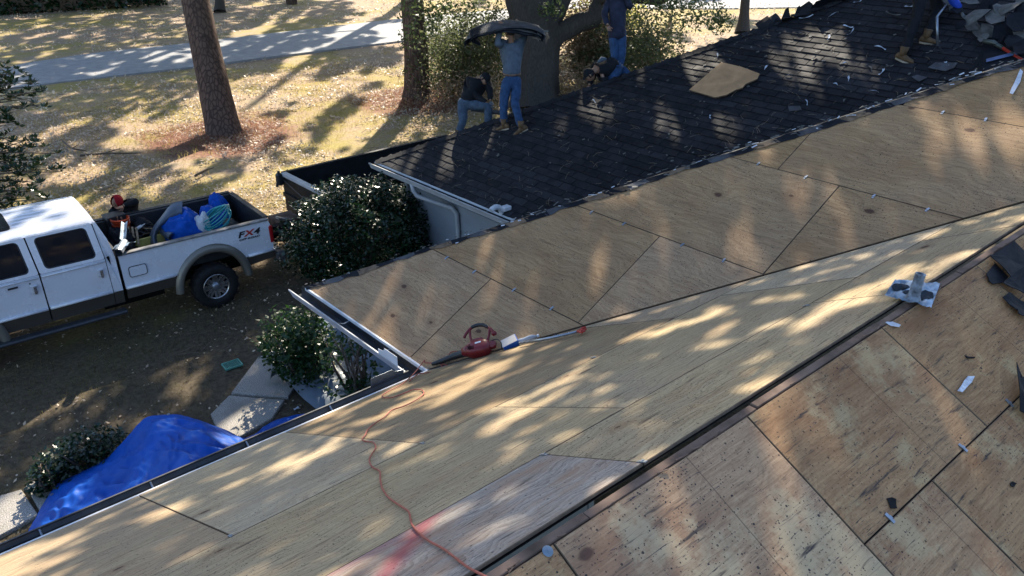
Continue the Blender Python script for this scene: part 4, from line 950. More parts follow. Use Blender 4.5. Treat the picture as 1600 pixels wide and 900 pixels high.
# bed sides
up_ = [(.03, ZL), (.95, ZL)]+[(AX-.56*math.cos(math.pi*i/14), .55+.56*math.sin(math.pi*i/14)) for i in range(2, 13)]+[(2.05, ZL), (2.66, ZL), (2.66, 1.30), (2.63, BT), (.03, BT)]
side_prism(up_, .05, paint, 'bed_side')
side_prism([(.04, .60), (.94, .60), (.945, ZL-.006), (.04, ZL-.006)], .05, tan, 'rocker_panel')
side_prism([(2.055, ZL-.006), (2.06, .60), (2.62, .66), (2.66, ZL-.006)], .05, tan, 'rocker_panel')
def fl(cx, name='wheel_arch'):
    for sgn in (0, 1):
        b = MB(); n = 18; rows = []
        for i in range(n+1):
            a = math.pi*i/n; c, s = math.cos(a), math.sin(a)
            for rx, rz, y in ((.70, .76, .005), (.665, .72, -.055), (.60, .645, -.065), (.565, .60, -.02), (.555, .59, .10)): rows.append((cx-rx*c, (2.0-y) if sgn else y, .46+rz*s))
        fs = [(i*5+j, (i+1)*5+j, (i+1)*5+j+1, i*5+j+1) for i in range(n) for j in range(4)]
        b.add(rows, fs if sgn else [q[::-1] for q in fs]); tp(b, name, flare, True)
fl(AX); fl(FX)
for sgn in (0, 1):
    for x0, x1 in ((.04, .84), (2.16, 2.66)): b = MB(); b.tube([(x0, (2.0+.012 if sgn else -.012), ZL+.02), (x1, (2.0+.012 if sgn else -.012), ZL+.02)], .028, 8); tp(b, 'body_crease', paint, True)
    b = MB(); y = .055 if not sgn else 1.945; b.box((1.33, y, BT+.012), (2.62, .115, .028), bev=.008); tp(b, 'bed_rail', dusty if not sgn else rubtrim)
    b = MB(); y = .16 if not sgn else 1.84; b.box((1.33, y, 1.13), (2.6, .05, .54)); tp(b, 'bed_inner_side', liner)
    b = MB(); b.box((AX, (.30 if not sgn else 1.70), 1.0), (1.05, .24, .30), bev=.05); tp(b, 'wheel_tub', liner)
b = MB(); b.box((1.33, 1.0, .85), (2.6, 1.66, .04))
for k in range(9): b.box((1.33, .3+k*.175, .875), (2.55, .07, .012))
tp(b, 'bed_floor', liner)
b = MB(); b.box((.05, 1.0, 1.13), (.04, 1.72, .54)); tp(b, 'bed_front_wall', liner)
b = MB(); b.box((2.655, 1.0, 1.11), (.06, 1.56, .54), bev=.015); tg = tp(b, 'tailgate', paint); b = MB(); b.box((2.61, 1.0, 1.12), (.03, 1.66, .52)); tp(b, 'tailgate_liner', liner)
b = MB(); b.box((2.645, 1.0, BT+.012), (.10, 1.7, .03), bev=.008); tp(b, 'tailgate_cap', rubtrim)
b = MB(); b.box((2.70, 1.0, 1.2), (.03, .3, .08)); b.obj('handle', rubtrim, tg)
for y in (.045, 1.955):
    b = MB(); b.box((2.655, y+(.0), 1.12), (.075, .10, .34), bev=.02); tp(b, 'tail_light', redlens)
b = MB(); b.box((2.80, 1.0, .62), (.20, 1.96, .20), bev=.04); b.box((2.80, 1.0, .73), (.16, 1.2, .02)); tp(b, 'rear_bumper', simple('bumper_paint', (.16, .16, .17), .35, .5, .1, 5))
# fuel door
o_, i_ = rrect(.13, .42, .98, 1.17, .04), rrect(.14, .41, .99, 1.16, .035)
ring(o_, i_, .01, 'fuel_door_gap', rubtrim, off=.003, both=False); side_prism(i_, .012, paint, 'fuel_door', off=.002, both=False)
# lettering
def text(body, size, M_, m, name, parent, shear=0, ext=.0015, bold=1):
    c = bpy.data.curves.new('t', 'FONT'); c.body = body; c.size = size; c.shear = shear; c.extrude = ext; c.offset = .0012*bold; c.resolution_u = 3
    o = bpy.data.objects.new('t', c); COL.objects.link(o); dg = bpy.context.evaluated_depsgraph_get(); me = bpy.data.meshes.new_from_object(o.evaluated_get(dg))
    bpy.data.objects.remove(o); me.materials.clear(); me.materials.append(m); return link(name, me, parent, M_)
LM = lambda x, z: Matrix.Translation((x, ys(z)-.006, z)) @ Matrix.Rotation(R(90), 4, 'X')
text('F', .15, LM(2.03, 1.20) @ Matrix.Diagonal((1.5, 1, 1, 1)), rubtrim, 'letter_decal', truck, .25, bold=4)
text('X', .15, LM(2.15, 1.20) @ Matrix.Diagonal((1.5, 1, 1, 1)), M['red'], 'letter_decal', truck, .25, bold=4)
text('4', .15, LM(2.32, 1.20) @ Matrix.Diagonal((1.5, 1, 1, 1)), rubtrim, 'letter_decal', truck, .25, bold=4)
text('OFF ROAD', .045, LM(2.04, 1.14) @ Matrix.Diagonal((1.75, 1, 1, 1)), rubtrim, 'letter_decal', truck, .2)
# cab: lower doors
def door(x0, x1, rear):
    d = side_prism([(x0+.006, ZL), (x1-.006, ZL), (x1-.006, BT-.004), (x0+.006, BT-.004)], .04, paint, 'door')
    side_prism([(x0+.006, .56), (x1-.006, .56), (x1-.006, ZL-.006), (x0+.006, ZL-.006)], .04, tan, 'door_lower_trim')
    for yy_ in (-.012, 2.012):
        b = MB(); b.tube([(x0+.012, yy_, ZL+.02), (x1-.012, yy_, ZL+.02)], .028, 8); tp(b, 'body_crease', paint, True)
        b = MB(); b.tube([(x0+.012, yy_+.022 if yy_ < 0 else yy_-.022, BT-.03), (x1-.012, yy_+.022 if yy_ < 0 else yy_-.022, BT-.03)], .014, 6); tp(b, 'belt_moulding', paint, True)
    o = rrect(x0+.006, x1-.006, BT+.002, 2.005, .03, -.05); i = rrect(x0+.10, x1-.11, BT+.05, 1.955, .07, -.045); i2 = rrect(x0+.122, x1-.132, BT+.068, 1.94, .055, -.045)
    ring(o, i, .035, 'door_frame', paint); ring(i, i2, .02, 'window_seal', rubtrim, off=-.004); side_prism(i2, .006, glass, 'window_glass', off=-.016)
    hx = x1-.12
    for sgn in (0, 1):
        y = -.0 if not sgn else 2.0; b = MB(); b.box((hx, y, 1.20), (.10, .02, .13), bev=.008); hd_ = b.obj('handle_cup', paint, d if not sgn else truck)
        b = MB(); b.box((hx+.01, y-.03 if not sgn else y+.03, 1.19), (.045, .03, .15), bev=.012); b.obj('handle', alloy, d if not sgn else truck)
door(-1.14, -.17, True); door(-2.2, -1.15, False)
b = MB(); b.box((-1.55, -.005, 1.30), (.14, .012, .028)); b.box((-1.31, -.005, 1.31), (.02, .012, .02)); tp(b, 'keypad', rubtrim)
# rear corner pillar
side_prism([(-.165, ZL), (-.02, ZL), (-.02, BT), (-.06, 1.7), (-.16, 2.0), (-.21, 2.0), (-.165, BT)], .05, paint, 'rear_pillar')
side_prism([(-.165, .56), (-.02, .56), (-.02, ZL-.006), (-.165, ZL-.006)], .05, tan, 'rocker_panel')
b = MB(); b.box((-1.4, 1.0, 1.0), (2.6, 1.86, .82)); tp(b, 'cab_inner', M['black'])
b = MB(); b.add([(-.03, .05, .6), (-.03, 1.95, .6), (-.03, 1.95, 1.4), (-.03, .05, 1.4), (-.17, .20, 2.0), (-.17, 1.80, 2.0)], [(0, 1, 2, 3), (3, 2, 5, 4)]); tp(b, 'cab_back', paint)
b = MB(); b.add([(-.035, .35, 1.45), (-.035, 1.65, 1.45), (-.145, 1.6, 1.92), (-.145, .4, 1.92)], [(0, 1, 2, 3)]); tp(b, 'rear_window', glass)
# roof with ribs and rounded sides
def roofz(u, v):
    e = min(v, 1-v)*2; z = 1.995+.055*(1-(1-e)**3)-.02*max(0, abs(u-.5)*2-.75)*4*.3
    rib = 0
    for k in range(7):
        c = .20+k*.10; d = abs(v-c)
        if d < .02 and .12 < u < .93: rib = .013*(1-d/.02)*min(1, (u-.12)*20, (.93-u)*20)
    return z+rib
b = MB(); b.grid(40, 120, lambda u, v: (-.165-(1-u)*1.95, .185+v*1.63, roofz(u, v))); tp(b, 'roof', paint, True)
b = MB(); p = rrect(-2.02, -1.30, .55, 1.45, .08); b.prism(p, 2.045, 2.068); tp(b, 'sunroof', glass)
side_prism([(-2.25, BT), (-2.21, BT), (-2.12, 2.0), (-2.16, 2.0)], .05, paint, 'front_pillar')
b = MB(); b.add([(-2.9, .12, 1.38), (-2.9, 1.88, 1.38), (-2.12, 1.80, 2.0), (-2.12, .20, 2.0)], [(3, 2, 1, 0)]); tp(b, 'windshield', glass)
b = MB(); b.add([(-2.25, .05, BT), (-2.95, .08, BT-.04), (-2.14, .19, 2.0)], [(0, 1, 2)]); b.add([(-2.25, 1.95, BT), (-2.95, 1.92, BT-.04), (-2.14, 1.81, 2.0)], [(2, 1, 0)]); tp(b, 'quarter_glass', glass)
b = MB(); b.grid(16, 20, lambda u, v: (-2.88-u*1.35, .08+v*1.84, 1.38-.12*u+.05*math.sin(math.pi*v)-.25*max(0, u-.9)*6)); tp(b, 'hood', paint, True)
fr = [(-2.21, ZL), (-2.21, BT-.02), (-4.15, 1.22), (-4.25, .9), (-4.2, ZL), (-3.03, ZL)]+[(FX-.56*math.cos(math.pi*i/14), .55+.56*math.sin(math.pi*i/14)) for i in range(2, 13)]+[(-1.93, ZL)]
fr = [(-2.21, BT-.02), (-4.15, 1.22), (-4.25, .9), (-4.2, .62), (-3.05, .62)]+[(FX-.57*math.cos(math.pi*i/14), .55+.58*math.sin(math.pi*i/14)) for i in range(1, 14) if FX-.57*math.cos(math.pi*i/14) < -2.21]+[(-2.21, 1.08)]
side_prism(fr, .05, paint, 'front_fender')
b = MB(); b.box((-4.25, 1, .95), (.08, 1.8, .5), bev=.02); tp(b, 'grille', alloy); b = MB(); b.box((-4.38, 1, .6), (.2, 2.0, .26), bev=.05); tp(b, 'front_bumper', alloy)
for y in (.2, 1.8): b = MB(); b.box((-4.27, y, .98), (.08, .3, .34), bev=.03); tp(b, 'headlight', M['whiteplastic'])
for y in (-.20, 2.20):
    b = MB(); b.box((-2.35, y, 1.50), (.12, .2, .3), bev=.03); tp(b, 'mirror', rubtrim)
for sgn in (0, 1):
    y = -.06 if not sgn else 2.06; b = MB(); b.box((-1.42, y, .455), (2.75, .17, .055), bev=.02)
    for k in range(14): b.box((-2.6+k*.18, y, .487), (.10, .10, .006))
    tp(b, 'running_board', simple('step_grey', (.045, .05, .058), .5, .2, .2, 8)) if not sgn else tp(b, 'running_board', rubtrim)
b = MB(); b.box((-.8, 1.0, .52), (6.2, 1.0, .16)); b.tube([(1.5, .2, .42), (1.5, 1.8, .42)], .07); b.tube([(-2.47, .2, .42), (-2.47, 1.8, .42)], .07); b.box((.2, .5, .5), (1.0, .3, .25)); tp(b, 'chassis', M['black'])
for cx in (AX, FX):
    for sgn in (0, 1):
        yc = .09 if not sgn else 1.91; S = 1 if not sgn else -1
        Wm = Matrix.Translation((cx, yc, .405)) @ Matrix.Rotation(R(90)*S, 4, 'X')
        b = MB(); prof = [(.235, -.12), (.30, -.135), (.375, -.13), (.405, -.10), (.408, 0), (.405, .10), (.375, .13), (.30, .135), (.245, .12), (.235, .05)]; b.lathe(prof, 44, Wm)
        ty = tp(b, 'tyre', rubber, True)
        b = MB()
        for k in range(30):
            for q in (-1, 1): b.box((0, 0, 0), (.03, .05, .10), None)
        # tread lugs
        b = MB()
        for k in range(34):
            a = 2*math.pi*k/34; Mk = Wm @ Matrix.Rotation(a, 4, 'Z') @ Matrix.Translation((.405, 0, .075 if k % 2 else -.075))
            vs = [tuple(Mk @ Vector((sx*.011, sy*.026, sz*.055))) for sx in (-1, 1) for sy in (-1, 1) for sz in (-1, 1)]; b.add(vs, [(0,1,3,2), (4,6,7,5), (0,4,5,1), (2,3,7,6), (0,2,6,4), (1,5,7,3)])
        b.obj('tread', rubber, ty)
        b = MB(); b.lathe([(.236, .105), (.232, .115), (.215, .10), (.205, .02), (.02, .0), (0, 0)], 36, Wm); rim = tp(b, 'rim', M['tarblack'], True)
        b = MB(); b.lathe([(.238, .10), (.24, .118), (.222, .118), (.212, .09)], 36, Wm); b.obj('rim_lip', alloy, rim, True)
        for k in range(8):
            b = MB()
            for dq in (-.028, .028):
                Mk = Wm @ Matrix.Rotation(2*math.pi*k/8, 4, 'Z') @ Matrix.Translation((.14, dq, .07)) @ Matrix.Rotation(R(-12), 4, 'Y')
                vs = [tuple(Mk @ Vector((sx*.088, sy*(.020 if sx > 0 else .026), sz*.016))) for sx in (-1, 1) for sy in (-1, 1) for sz in (-1, 1)]; b.add(vs, [(0,1,3,2), (4,6,7,5), (0,4,5,1), (2,3,7,6), (0,2,6,4), (1,5,7,3)])
            b.obj('spoke', alloy, rim)
        b = MB(); b.lathe([(.075, .04), (.07, .10), (.055, .115), (0, .118)], 20, Wm); b.obj('hub_cap', M['steel'], rim, True)
# ------------------------------------------------------------------ load in the bed
def TW(v): return TM @ Vector(v)
def bed(name, label, cat, v, rz=0, group=None): w_ = TW(v); return empty(name, w_, TA+rz, label, cat, group)
v = onT(186, 352, 1.30)
bk = bed('bucket', 'orange plastic bucket standing in the pickup bed by the black toolbox', 'bucket', (v.x+.02, v.y-.1, 1.0))
b = MB(); b.lathe([(.0, .01), (.13, .0), (.155, .44), (.165, .44), (.165, .47), (.15, .47), (.128, .02), (0, .02)], 28)
for z in (.36, .41): b.lathe([(.152, z), (.162, z+.005), (.152, z+.012)], 28)
orange = simple('orange_plastic', (.62, .07, .015), .4, 0, .1, 5, .05); b.obj('shell', orange, bk, True)
b = MB(); b.tube([(.165*math.cos(a), .165*math.sin(a)*.2-.12*math.sin(a), .43-.10*math.sin(a)) for a in [i*math.pi/12 for i in range(13)]], .004, 5); b.obj('handle', M['steel'], bk)
b = MB(); b.tube([(-.05, 0, .05), (-.03, .04, .50)], .012, 6); b.tube([(.05, .02, .05), (.02, -.03, .49)], .016, 6); b.obj('tools_inside', M['wood_dark'], bk)
# black toolbox on the far rail
v = onT(181, 336, 1.46); tb = bed('toolbox', 'black box balanced on the far bed rail under the hands of the red hooded man', 'box', (v.x-.04, 1.84, 1.30), .1)
b = MB(); b.box((0, 0, .09), (.34, .30, .17), bev=.02); b.obj('case', M['blackplastic'], tb); b = MB(); b.box((0, 0, .185), (.355, .31, .025), bev=.008); b.obj('lid', rubtrim, tb)
# roll of flashing lying over the near rail
v = onT(186, 388, 1.46); rl = bed('flashing_roll', 'silver roll of sheet flashing hanging over the near bed rail behind the cab', 'metal roll', (v.x, .06, 1.50), R(62))
b = MB(); prof = []; n = 40
sp = [((.075-.055*i/n)*math.cos(i*.42), (.075-.055*i/n)*math.sin(i*.42)) for i in range(n)]
for i in range(n-1): b.add([(-.17, *sp[i]), (.25, *sp[i]), (.25, *sp[i+1]), (-.17, *sp[i+1])], [(0, 1, 2, 3)])
b.obj('roll', M['zinc'], rl, True)
b = MB(); b.grid(10, 8, lambda u, v_: (.05+u*.34, -.10+v_*.34-.05*u, .03-.10*v_+.03*math.sin(u*5+v_*3)-.04*u)); b.obj('loose_end', M['lead'], rl, True)
b = MB(); b.grid(6, 6, lambda u, v_: (.28+u*.42, -.03+v_*.10+.04*u, .05+.16*u+.02*math.cos(v_*6))); b.obj('strip', M['lead'], rl, True)
# yellow tray with cables and tools
v = onT(222, 370, 1.05); ty_ = bed('tool_tray', 'yellow tray heaped with black hoses, a caulk gun and tools behind the cab', 'tray', (v.x, v.y, .90), .05); yel = simple('yellow_plastic', (.42, .36, .10), .5)
b = MB()
for s in (-1, 1): b.box((s*.30, 0, .12), (.03, .62, .24), bev=.01); b.box((0, s*.31, .12), (.60, .03, .24), bev=.01)
b.box((0, 0, .01), (.6, .62, .02)); b.obj('tray', yel, ty_)
for k in range(12):
    pts = []; cx, cy = rnd.uniform(-.14, .14), rnd.uniform(-.12, .16); r = rnd.uniform(.07, .15); ph = rnd.uniform(0, 6)
    for i in range(12): a = ph+i*.6; pts.append((cx+r*math.cos(a), cy+r*math.sin(a), .20+rnd.uniform(0, .10)+k*.008))
    b = MB(); b.tube(pts, rnd.uniform(.01, .018), 6); b.obj('hose', M['blackplastic'] if k % 4 else M['wood_dark'], ty_, True)
b = MB(); b.grid(14, 10, lambda u, v_: (-.08+u*.30, -.05+v_*.34, .38+.10*math.sin(u*3.1)*math.sin(v_*3.1)+.03*nz(u*4, v_*4))); b.obj('black_bag', M['felt'], ty_, True)
b = MB(); b.tube([(.02, -.15, .36), (.14, -.20, .34), (.2, -.30, .25)], .009, 6); b.obj('pale_handle', M['straw'], ty_, True)
b = MB(); b.lathe([(0, 0), (.028, .01), (.03, .12), (.012, .14), (.008, .2), (0, .2)], 10, Matrix.Rotation(R(70), 4, 'Y'), (-.12, -.12, .36)); b.obj('caulk_tube', M['whiteplastic'], ty_, True)
b = MB()
for k in range(5): b.tube([(-.32+.03*k, .05-.12*k, .18), (-.28+.04*k, .2-.1*k, .42)], .02, 6)
b.obj('tool_handles', M['straw'], ty_)
# big curled grey sheet
v = onT(268, 372, 1.1); cs = bed('curled_membrane_sheet', 'stiff grey membrane sheet curled upright in the middle of the pickup bed', 'roofing sheet', (v.x, v.y, .88), R(6)); cm = simple('grey_membrane', (.075, .10, .135), .4, 0, .15, 5, .1, .5)
def cr_(P_, t):
    x = t*(len(P_)-1); i = min(int(x), len(P_)-2); f = x-i; g = lambda k: P_[max(0, min(len(P_)-1, k))]
    q = [g(i-1), g(i), g(i+1), g(i+2)]
    return tuple(.5*((2*q[1][d])+(-q[0][d]+q[2][d])*f+(2*q[0][d]-5*q[1][d]+4*q[2][d]-q[3][d])*f*f+(-q[0][d]+3*q[1][d]-3*q[2][d]+q[3][d])*f**3) for d in range(len(P_[0])))
O_ = [(240, 392), (233, 374), (239, 355), (252, 338), (267, 320), (285, 314)]; I_2 = [(262, 396), (247, 380), (246, 365), (256, 354), (270, 347), (284, 342)]
dm = float((np.array(TW((v.x, v.y+.05, 1.15)))-CC)@_f); Li = cs.matrix_world.inverted() if False else (Matrix.Translation(tuple(cs.location)) @ Matrix.Rotation(TA+R(6), 4, 'Z')).inverted()
def cs_(u, w_, off=0): a_, b_ = cr_([tuple(map(float, q)) for q in O_], u), cr_([tuple(map(float, q)) for q in I_2], u); P = at(a_[0]*(1-w_)+b_[0]*w_, a_[1]*(1-w_)+b_[1]*w_, dm-.12*math.sin(w_*math.pi)+.10*u+off); return tuple(Li @ Vector(P.tolist()))
b = MB(); b.grid(30, 10, lambda u, w_: cs_(u, w_)); b.grid(30, 10, lambda u, w_: cs_(1-u, w_, .012)); b.obj('sheet', cm, cs, True)
b = MB(); sp = [((.10-.07*i/30)*math.cos(i*.45), (.10-.07*i/30)*math.sin(i*.45)) for i in range(30)]
for i in range(29): b.add([(-.02+sp[i][0], -.15, .28+sp[i][1]), (-.02+sp[i][0], .25, .28+sp[i][1]), (-.02+sp[i+1][0], .25, .28+sp[i+1][1]), (-.02+sp[i+1][0], -.15, .28+sp[i+1][1])], [(0, 1, 2, 3)])
b.obj('inner_roll', cm, cs, True)
# blue tarp bundles
def bundle(name, label, pxy, z, rad, m, seed, sc_=4.0, amp=.35, cat='tarp', n=56, lump=1.0, zt=.9):
    v = onT(*pxy, z); v.y = min(1.62, max(.30, v.y)); v.x = min(2.3, v.x); o = bed(name, label, cat, (v.x, v.y, zt)); b = MB()
    def fn(u, w_):
        a = u*2*math.pi; t = w_*math.pi*.62; d = Vector((math.cos(a)*math.sin(t), math.sin(a)*math.sin(t), math.cos(t)))
        k = 1+amp*(.5*noise.noise(d*1.3+Vector((seed, 0, 0)))+.6*(1-abs(noise.noise(d*2.4+Vector((0, seed, 0))))*2)*.35+.25*(1-abs(noise.noise(d*sc_*1.4+Vector((0, 0, seed)))*2))*.5)
        return (d.x*rad[0]*k, d.y*rad[1]*k, max(0, d.z+.38)*rad[2]*k)
    b.grid(n, n//2, fn); b.obj('folded_cloth', m, o, True); return o
def tarpmat(name, c, rough=.35):
    t = NT(name); v = t.coord(rand=0); w1 = t.n('TexWave', bands_direction='X'); w1.inputs['Scale'].default_value = 110; t.l(v, w1.inputs['Vector']); n = t.noise(v, 4, 5, .6); n2 = t.noise(v, 1.2, 4)
    c_ = t.mix(t.rng(n2, .35, .65), c, tuple(x*.7 for x in c)); h = t.math('ADD', t.math('MULTIPLY', w1.outputs[0], .05), n)
    return t.bsdf(c_, t.rng(n, .3, .7, rough-.1, rough+.15), 0, t.bump(h, .3, .02), .2).m
M['tarp'] = tarpmat('blue_tarp', (.001, .085, .46), .55); M['tarp_grey'] = tarpmat('grey_tarp', (.17, .21, .25), .4)
bundle('blue_tarp_bundle', 'big crumpled blue tarp stuffed in the middle of the pickup bed', (290, 360), 1.15, (.36, .36, .42), M['tarp'], 3, amp=.45)
bundle('blue_tarp_bundle', 'smaller blue bundle under the coiled teal hose near the tailgate', (332, 342), 1.2, (.26, .30, .38), M['tarp'], 9, amp=.4)
bundle('blue_tarp_bundle', 'small blue cloth heap in the far rear corner of the pickup bed', (340, 327), 1.2, (.20, .16, .40), M['tarp'], 19, amp=.45)
bundle('white_rag', 'white plastic rag lying by the near bed rail', (318, 364), 1.1, (.15, .12, .36), M['whiteplastic'], 5, amp=.6, cat='rag')
bundle('grey_rag_heap', 'grey dirty rags piled between the blue tarp and the tailgate', (342, 358), 1.0, (.34, .2, .22), M['shgrey'], 6, amp=.6, cat='rags')
bundle('dark_cloth_heap', 'dark cloth bag pushed against the back wall of the cab', (168, 352), 1.1, (.22, .5, .28), M['felt'], 8, amp=.5, cat='bag')
v = onT(338, 336, 1.42); hs = bed('hose_coil', 'coiled teal air hose draped over a blue bundle near the tailgate', 'hose', (v.x, v.y, 1.18)); teal = simple('teal_hose', (.01, .26, .28), .3, 0, .1, 9, .05, .6)
for k in range(7):
    b = MB(); r = .20+.02*math.sin(k*2.3); b.tube([(r*1.15*math.cos(a)*(1+.08*math.sin(k)), r*math.sin(a), .16+.17*math.sin(a+.5+k*.3)*.9+.018*k) for a in [i*2*math.pi/28 for i in range(29)]], .013, 7)
    b.obj('coil', teal, hs, True)
for k in range(3):
    v = onT(352-k*3, 362-k*3, .95); o = bed('lumber_offcut', ('pale grey board end lying along the near bed rail by the tailgate', 'narrow board stacked second in the rear of the pickup bed', 'dusty plank beside the grey rags in the pickup bed')[k], 'board', (2.1-.05*k, .42+.16*k, .93+.04*k), R(8*k))
    b = MB(); b.box((0, 0, .02), (.75, .13, .04), bev=.006); b.obj('plank', dusty, o)
# ------------------------------------------------------------------ dump trailer behind the truck
tr = empty('dump_trailer', (3.5, 8.25, G), 0, 'black high sided dump trailer hitched behind the pickup and half hidden by the holly bush', 'trailer'); tb_ = simple('trailer_black', (.010, .012, .015), .6, 0, .4, 6, .3, .2)
W_, L_, H_ = 1.98, 4.3, 1.42
for y in (0, W_):
    b = MB(); b.box((L_/2, y, H_/2+.3), (L_, .05, H_-.6+.0)); b.box((L_/2, y, H_), (L_+.05, .10, .07), bev=.01)
    for k in range(8): b.box((.25+k*.55, y+(.04 if y else -.04), H_/2+.3), (.07, .06, H_-.62))
    b.obj('side_wall', tb_, tr)
b = MB(); b.box((0, W_/2, H_/2+.3), (.05, W_, H_-.6)); b.box((-.03, W_/2, .98), (.06, W_, .08)); b.obj('front_wall', tb_, tr)
b = MB(); b.box((0, W_/2+.02, H_+.0), (.12, W_-.1, .075), bev=.01); b.obj('front_rim', M['trim'], tr)
b = MB(); b.box((L_, W_/2, H_/2+.3), (.05, W_, H_-.6)); b.obj('rear_gate', tb_, tr)
b = MB(); b.box((L_/2, W_/2, .62), (L_, W_, .06)); b.obj('floor', tb_, tr)
b = MB(); b.tube([(-.02, W_/2+.0, H_+.08), (-.02, W_+.02, H_+.06)], .0, 3) if False else b.box((-.10, W_-.02, H_-.10), (.14, .14, .26), bev=.03); b.tube([(-.18, W_-.02, H_-.25), (-.10, W_-.02, H_+.08)], .03, 8); b.obj('tarp_crank', rubtrim, tr)
b = MB(); b.tube([(-.06, .1, H_-.12), (-.12, W_/2, H_-.22), (-.06, W_-.1, H_-.10)], .012, 6); b.obj('cable', rubtrim, tr)
for x in (1.8, 2.6):
    for y in (-.16, W_+.16):
        b = MB(); b.lathe([(.20, -.1), (.34, -.1), (.38, -.06), (.38, .06), (.34, .1), (.2, .1)], 28, Matrix.Translation((x, y, .38)) @ Matrix.Rotation(R(90), 4, 'X')); o = b.obj('wheel', rubber, tr, True)
for s in (-1, 1): b = MB(); b.tube([(0, W_/2+s*.7, .52), (-1.05, W_/2+s*.06, .50)], .05, 6); b.obj('tongue_beam', tb_, tr)
b = MB(); b.tube([(-.95, W_/2, .2), (-.95, W_/2, .95)], .04, 10); b.tube([(-.95, W_/2, .95), (-.95, W_/2+.02, 1.0), (-1.1, W_/2+.02, 1.0), (-1.13, W_/2+.02, .92)], .014, 6); b.obj('jack', tb_, tr, True)
b = MB(); b.box((-.55, W_/2, .70), (.5, .5, .36), bev=.02); b.obj('battery_box', M['wood_dark'], tr)
pp = empty('wood_plank', (3.05, 9.55, G+.66), R(8), 'pale yellow plank lying across the trailer tongue behind the tailgate', 'plank'); b = MB(); b.box((-.25, 0, .02), (1.1, .12, .04), bev=.004); b.obj('board', M['straw'], pp)
jb = empty('hitch_clutter', (2.75, 8.95, G+.55), 0, 'dark jumble of hitch parts and a wrench between tailgate and trailer', 'hitch'); b = MB()
for k in range(6): b.box((rnd.uniform(-.15, .25), rnd.uniform(-.2, .25), .05+.05*k), (rnd.uniform(.1, .3), rnd.uniform(.06, .2), .07), Matrix.Rotation(rnd.uniform(0, 3), 4, 'Z'), bev=.01)
b.obj('block', M['tarblack'], jb); b = MB(); b.box((.1, .05, .36), (.34, .16, .04), Matrix.Rotation(.4, 4, 'Y')); b.obj('plate', M['zinc'], jb)
# ------------------------------------------------------------------ tarps on the ground
def drape(name, label, edge, inner, m, zed, zin, seed, nu=90, nv=46, amp=.08, hump=.0, thick=True):
    """edge / inner: polylines (world xy) of the outer and inner border"""
    def pl(P_, t): return np.array(cr_([tuple(p) for p in P_], t))
    o = empty(name, (edge[0][0], edge[0][1], G), 0, label, 'tarp'); b = MB()
    def fn(u, v):
        e = pl(edge, u); i = pl(inner, u); p = e*(1-v)+i*v; z = (1-v)*pl(zed, u)[0]+v*pl(zin, u)[0]
        rx, ry = p[0]*3.1, p[1]*3.1; f = (1-abs(nz(rx*.5+seed, ry*.35, 0))*2)*.6+(1-abs(nz(rx*1.3+ry*.5, ry*.7, seed))*2.4)*.45+(1-abs(nz(rx*2.9, ry*1.9-rx, seed))*2.5)*.17
        e_ = min(1, v*6+.25)
        return (p[0]+.03*nz(rx, ry, 5), p[1]+.03*nz(rx, ry, 9), z+amp*f*e_+hump*math.sin(math.pi*min(1, v*1.0))*.5)
    b.grid(nu, nv, fn); q = b.obj('sheet', m, o, True, Matrix.Translation((-edge[0][0], -edge[0][1], -G))); return o, fn
TZ = (.03, .05, .08, .12, .22, .34, .52, .60, .60, .36, .12, .12, .12)
TPX = ((40, 845), (62, 800), (88, 762), (132, 738), (172, 712), (196, 690), (216, 664), (240, 651), (290, 653), (340, 668), (385, 686), (440, 654), (520, 648))
ed = [atz(*p, G+z)[:2] for p, z in zip(TPX, TZ)]
inn = [(e[0]*.9-.15, -.1) for e in ed]
zed = [(G+z,) for z in TZ]; zin = [(G+z,) for z in (.4, .6, .9, 1.0, 1.1, 1.1, 1.1, 1.0, .9, .8, .6, .5, .4)]
tq, fn_ = drape('blue_tarp', 'bright blue tarp spread over the shrubs below the long gutter', ed, inn, M['tarp'], zed, zin, 3, 240, 130, .13, .22)
for u, v in ((.14, .03), (.62, .02), (.86, .04)):
    p = fn_(u, v); b = MB(); b.lathe([(.008, .012), (.02, .012), (.02, 0)], 12, None, (p[0]-ed[0][0], p[1]-ed[0][1], p[2]-G)); b.obj('grommet', M['zinc'], tq)
ed = [atz(*p, G+.05)[:2] for p in ((424, 600), (438, 592), (452, 604), (480, 632), (520, 648), (600, 640))]; inn = [atz(*p, G+.1)[:2] for p in ((440, 590), (470, 560), (490, 540), (540, 520), (600, 505), (650, 540))]
drape('grey_tarp', 'crumpled grey tarp on the ground under the corner of the gutters', ed, inn, M['tarp_grey'], [(G+z,) for z in (.12, .14, .10, .07, .06, .1)], [(G+z,) for z in (.12, .2, .35, .5, .5, .4)], 8, 80, 50, .11, .15)
for px_, py_, lab in ((252, 795, 'x'), ):
    pass
for px_, py_, lab in ((470, 652, 'upper white paper scrap on the mossy ground beside the path'), (463, 638, 'lower white paper scrap on the mossy ground beside the path')):
    c = atz(px_, py_, G+.04); b = MB(); b.grid(4, 4, lambda u, v: (c[0]+(u-.5)*.09, c[1]+(v-.5)*.06, c[2]+.012*math.sin(u*4+v*3))); tag(b.obj('paper_scrap', M['paper']), lab, 'paper', 'paper scraps by the path')
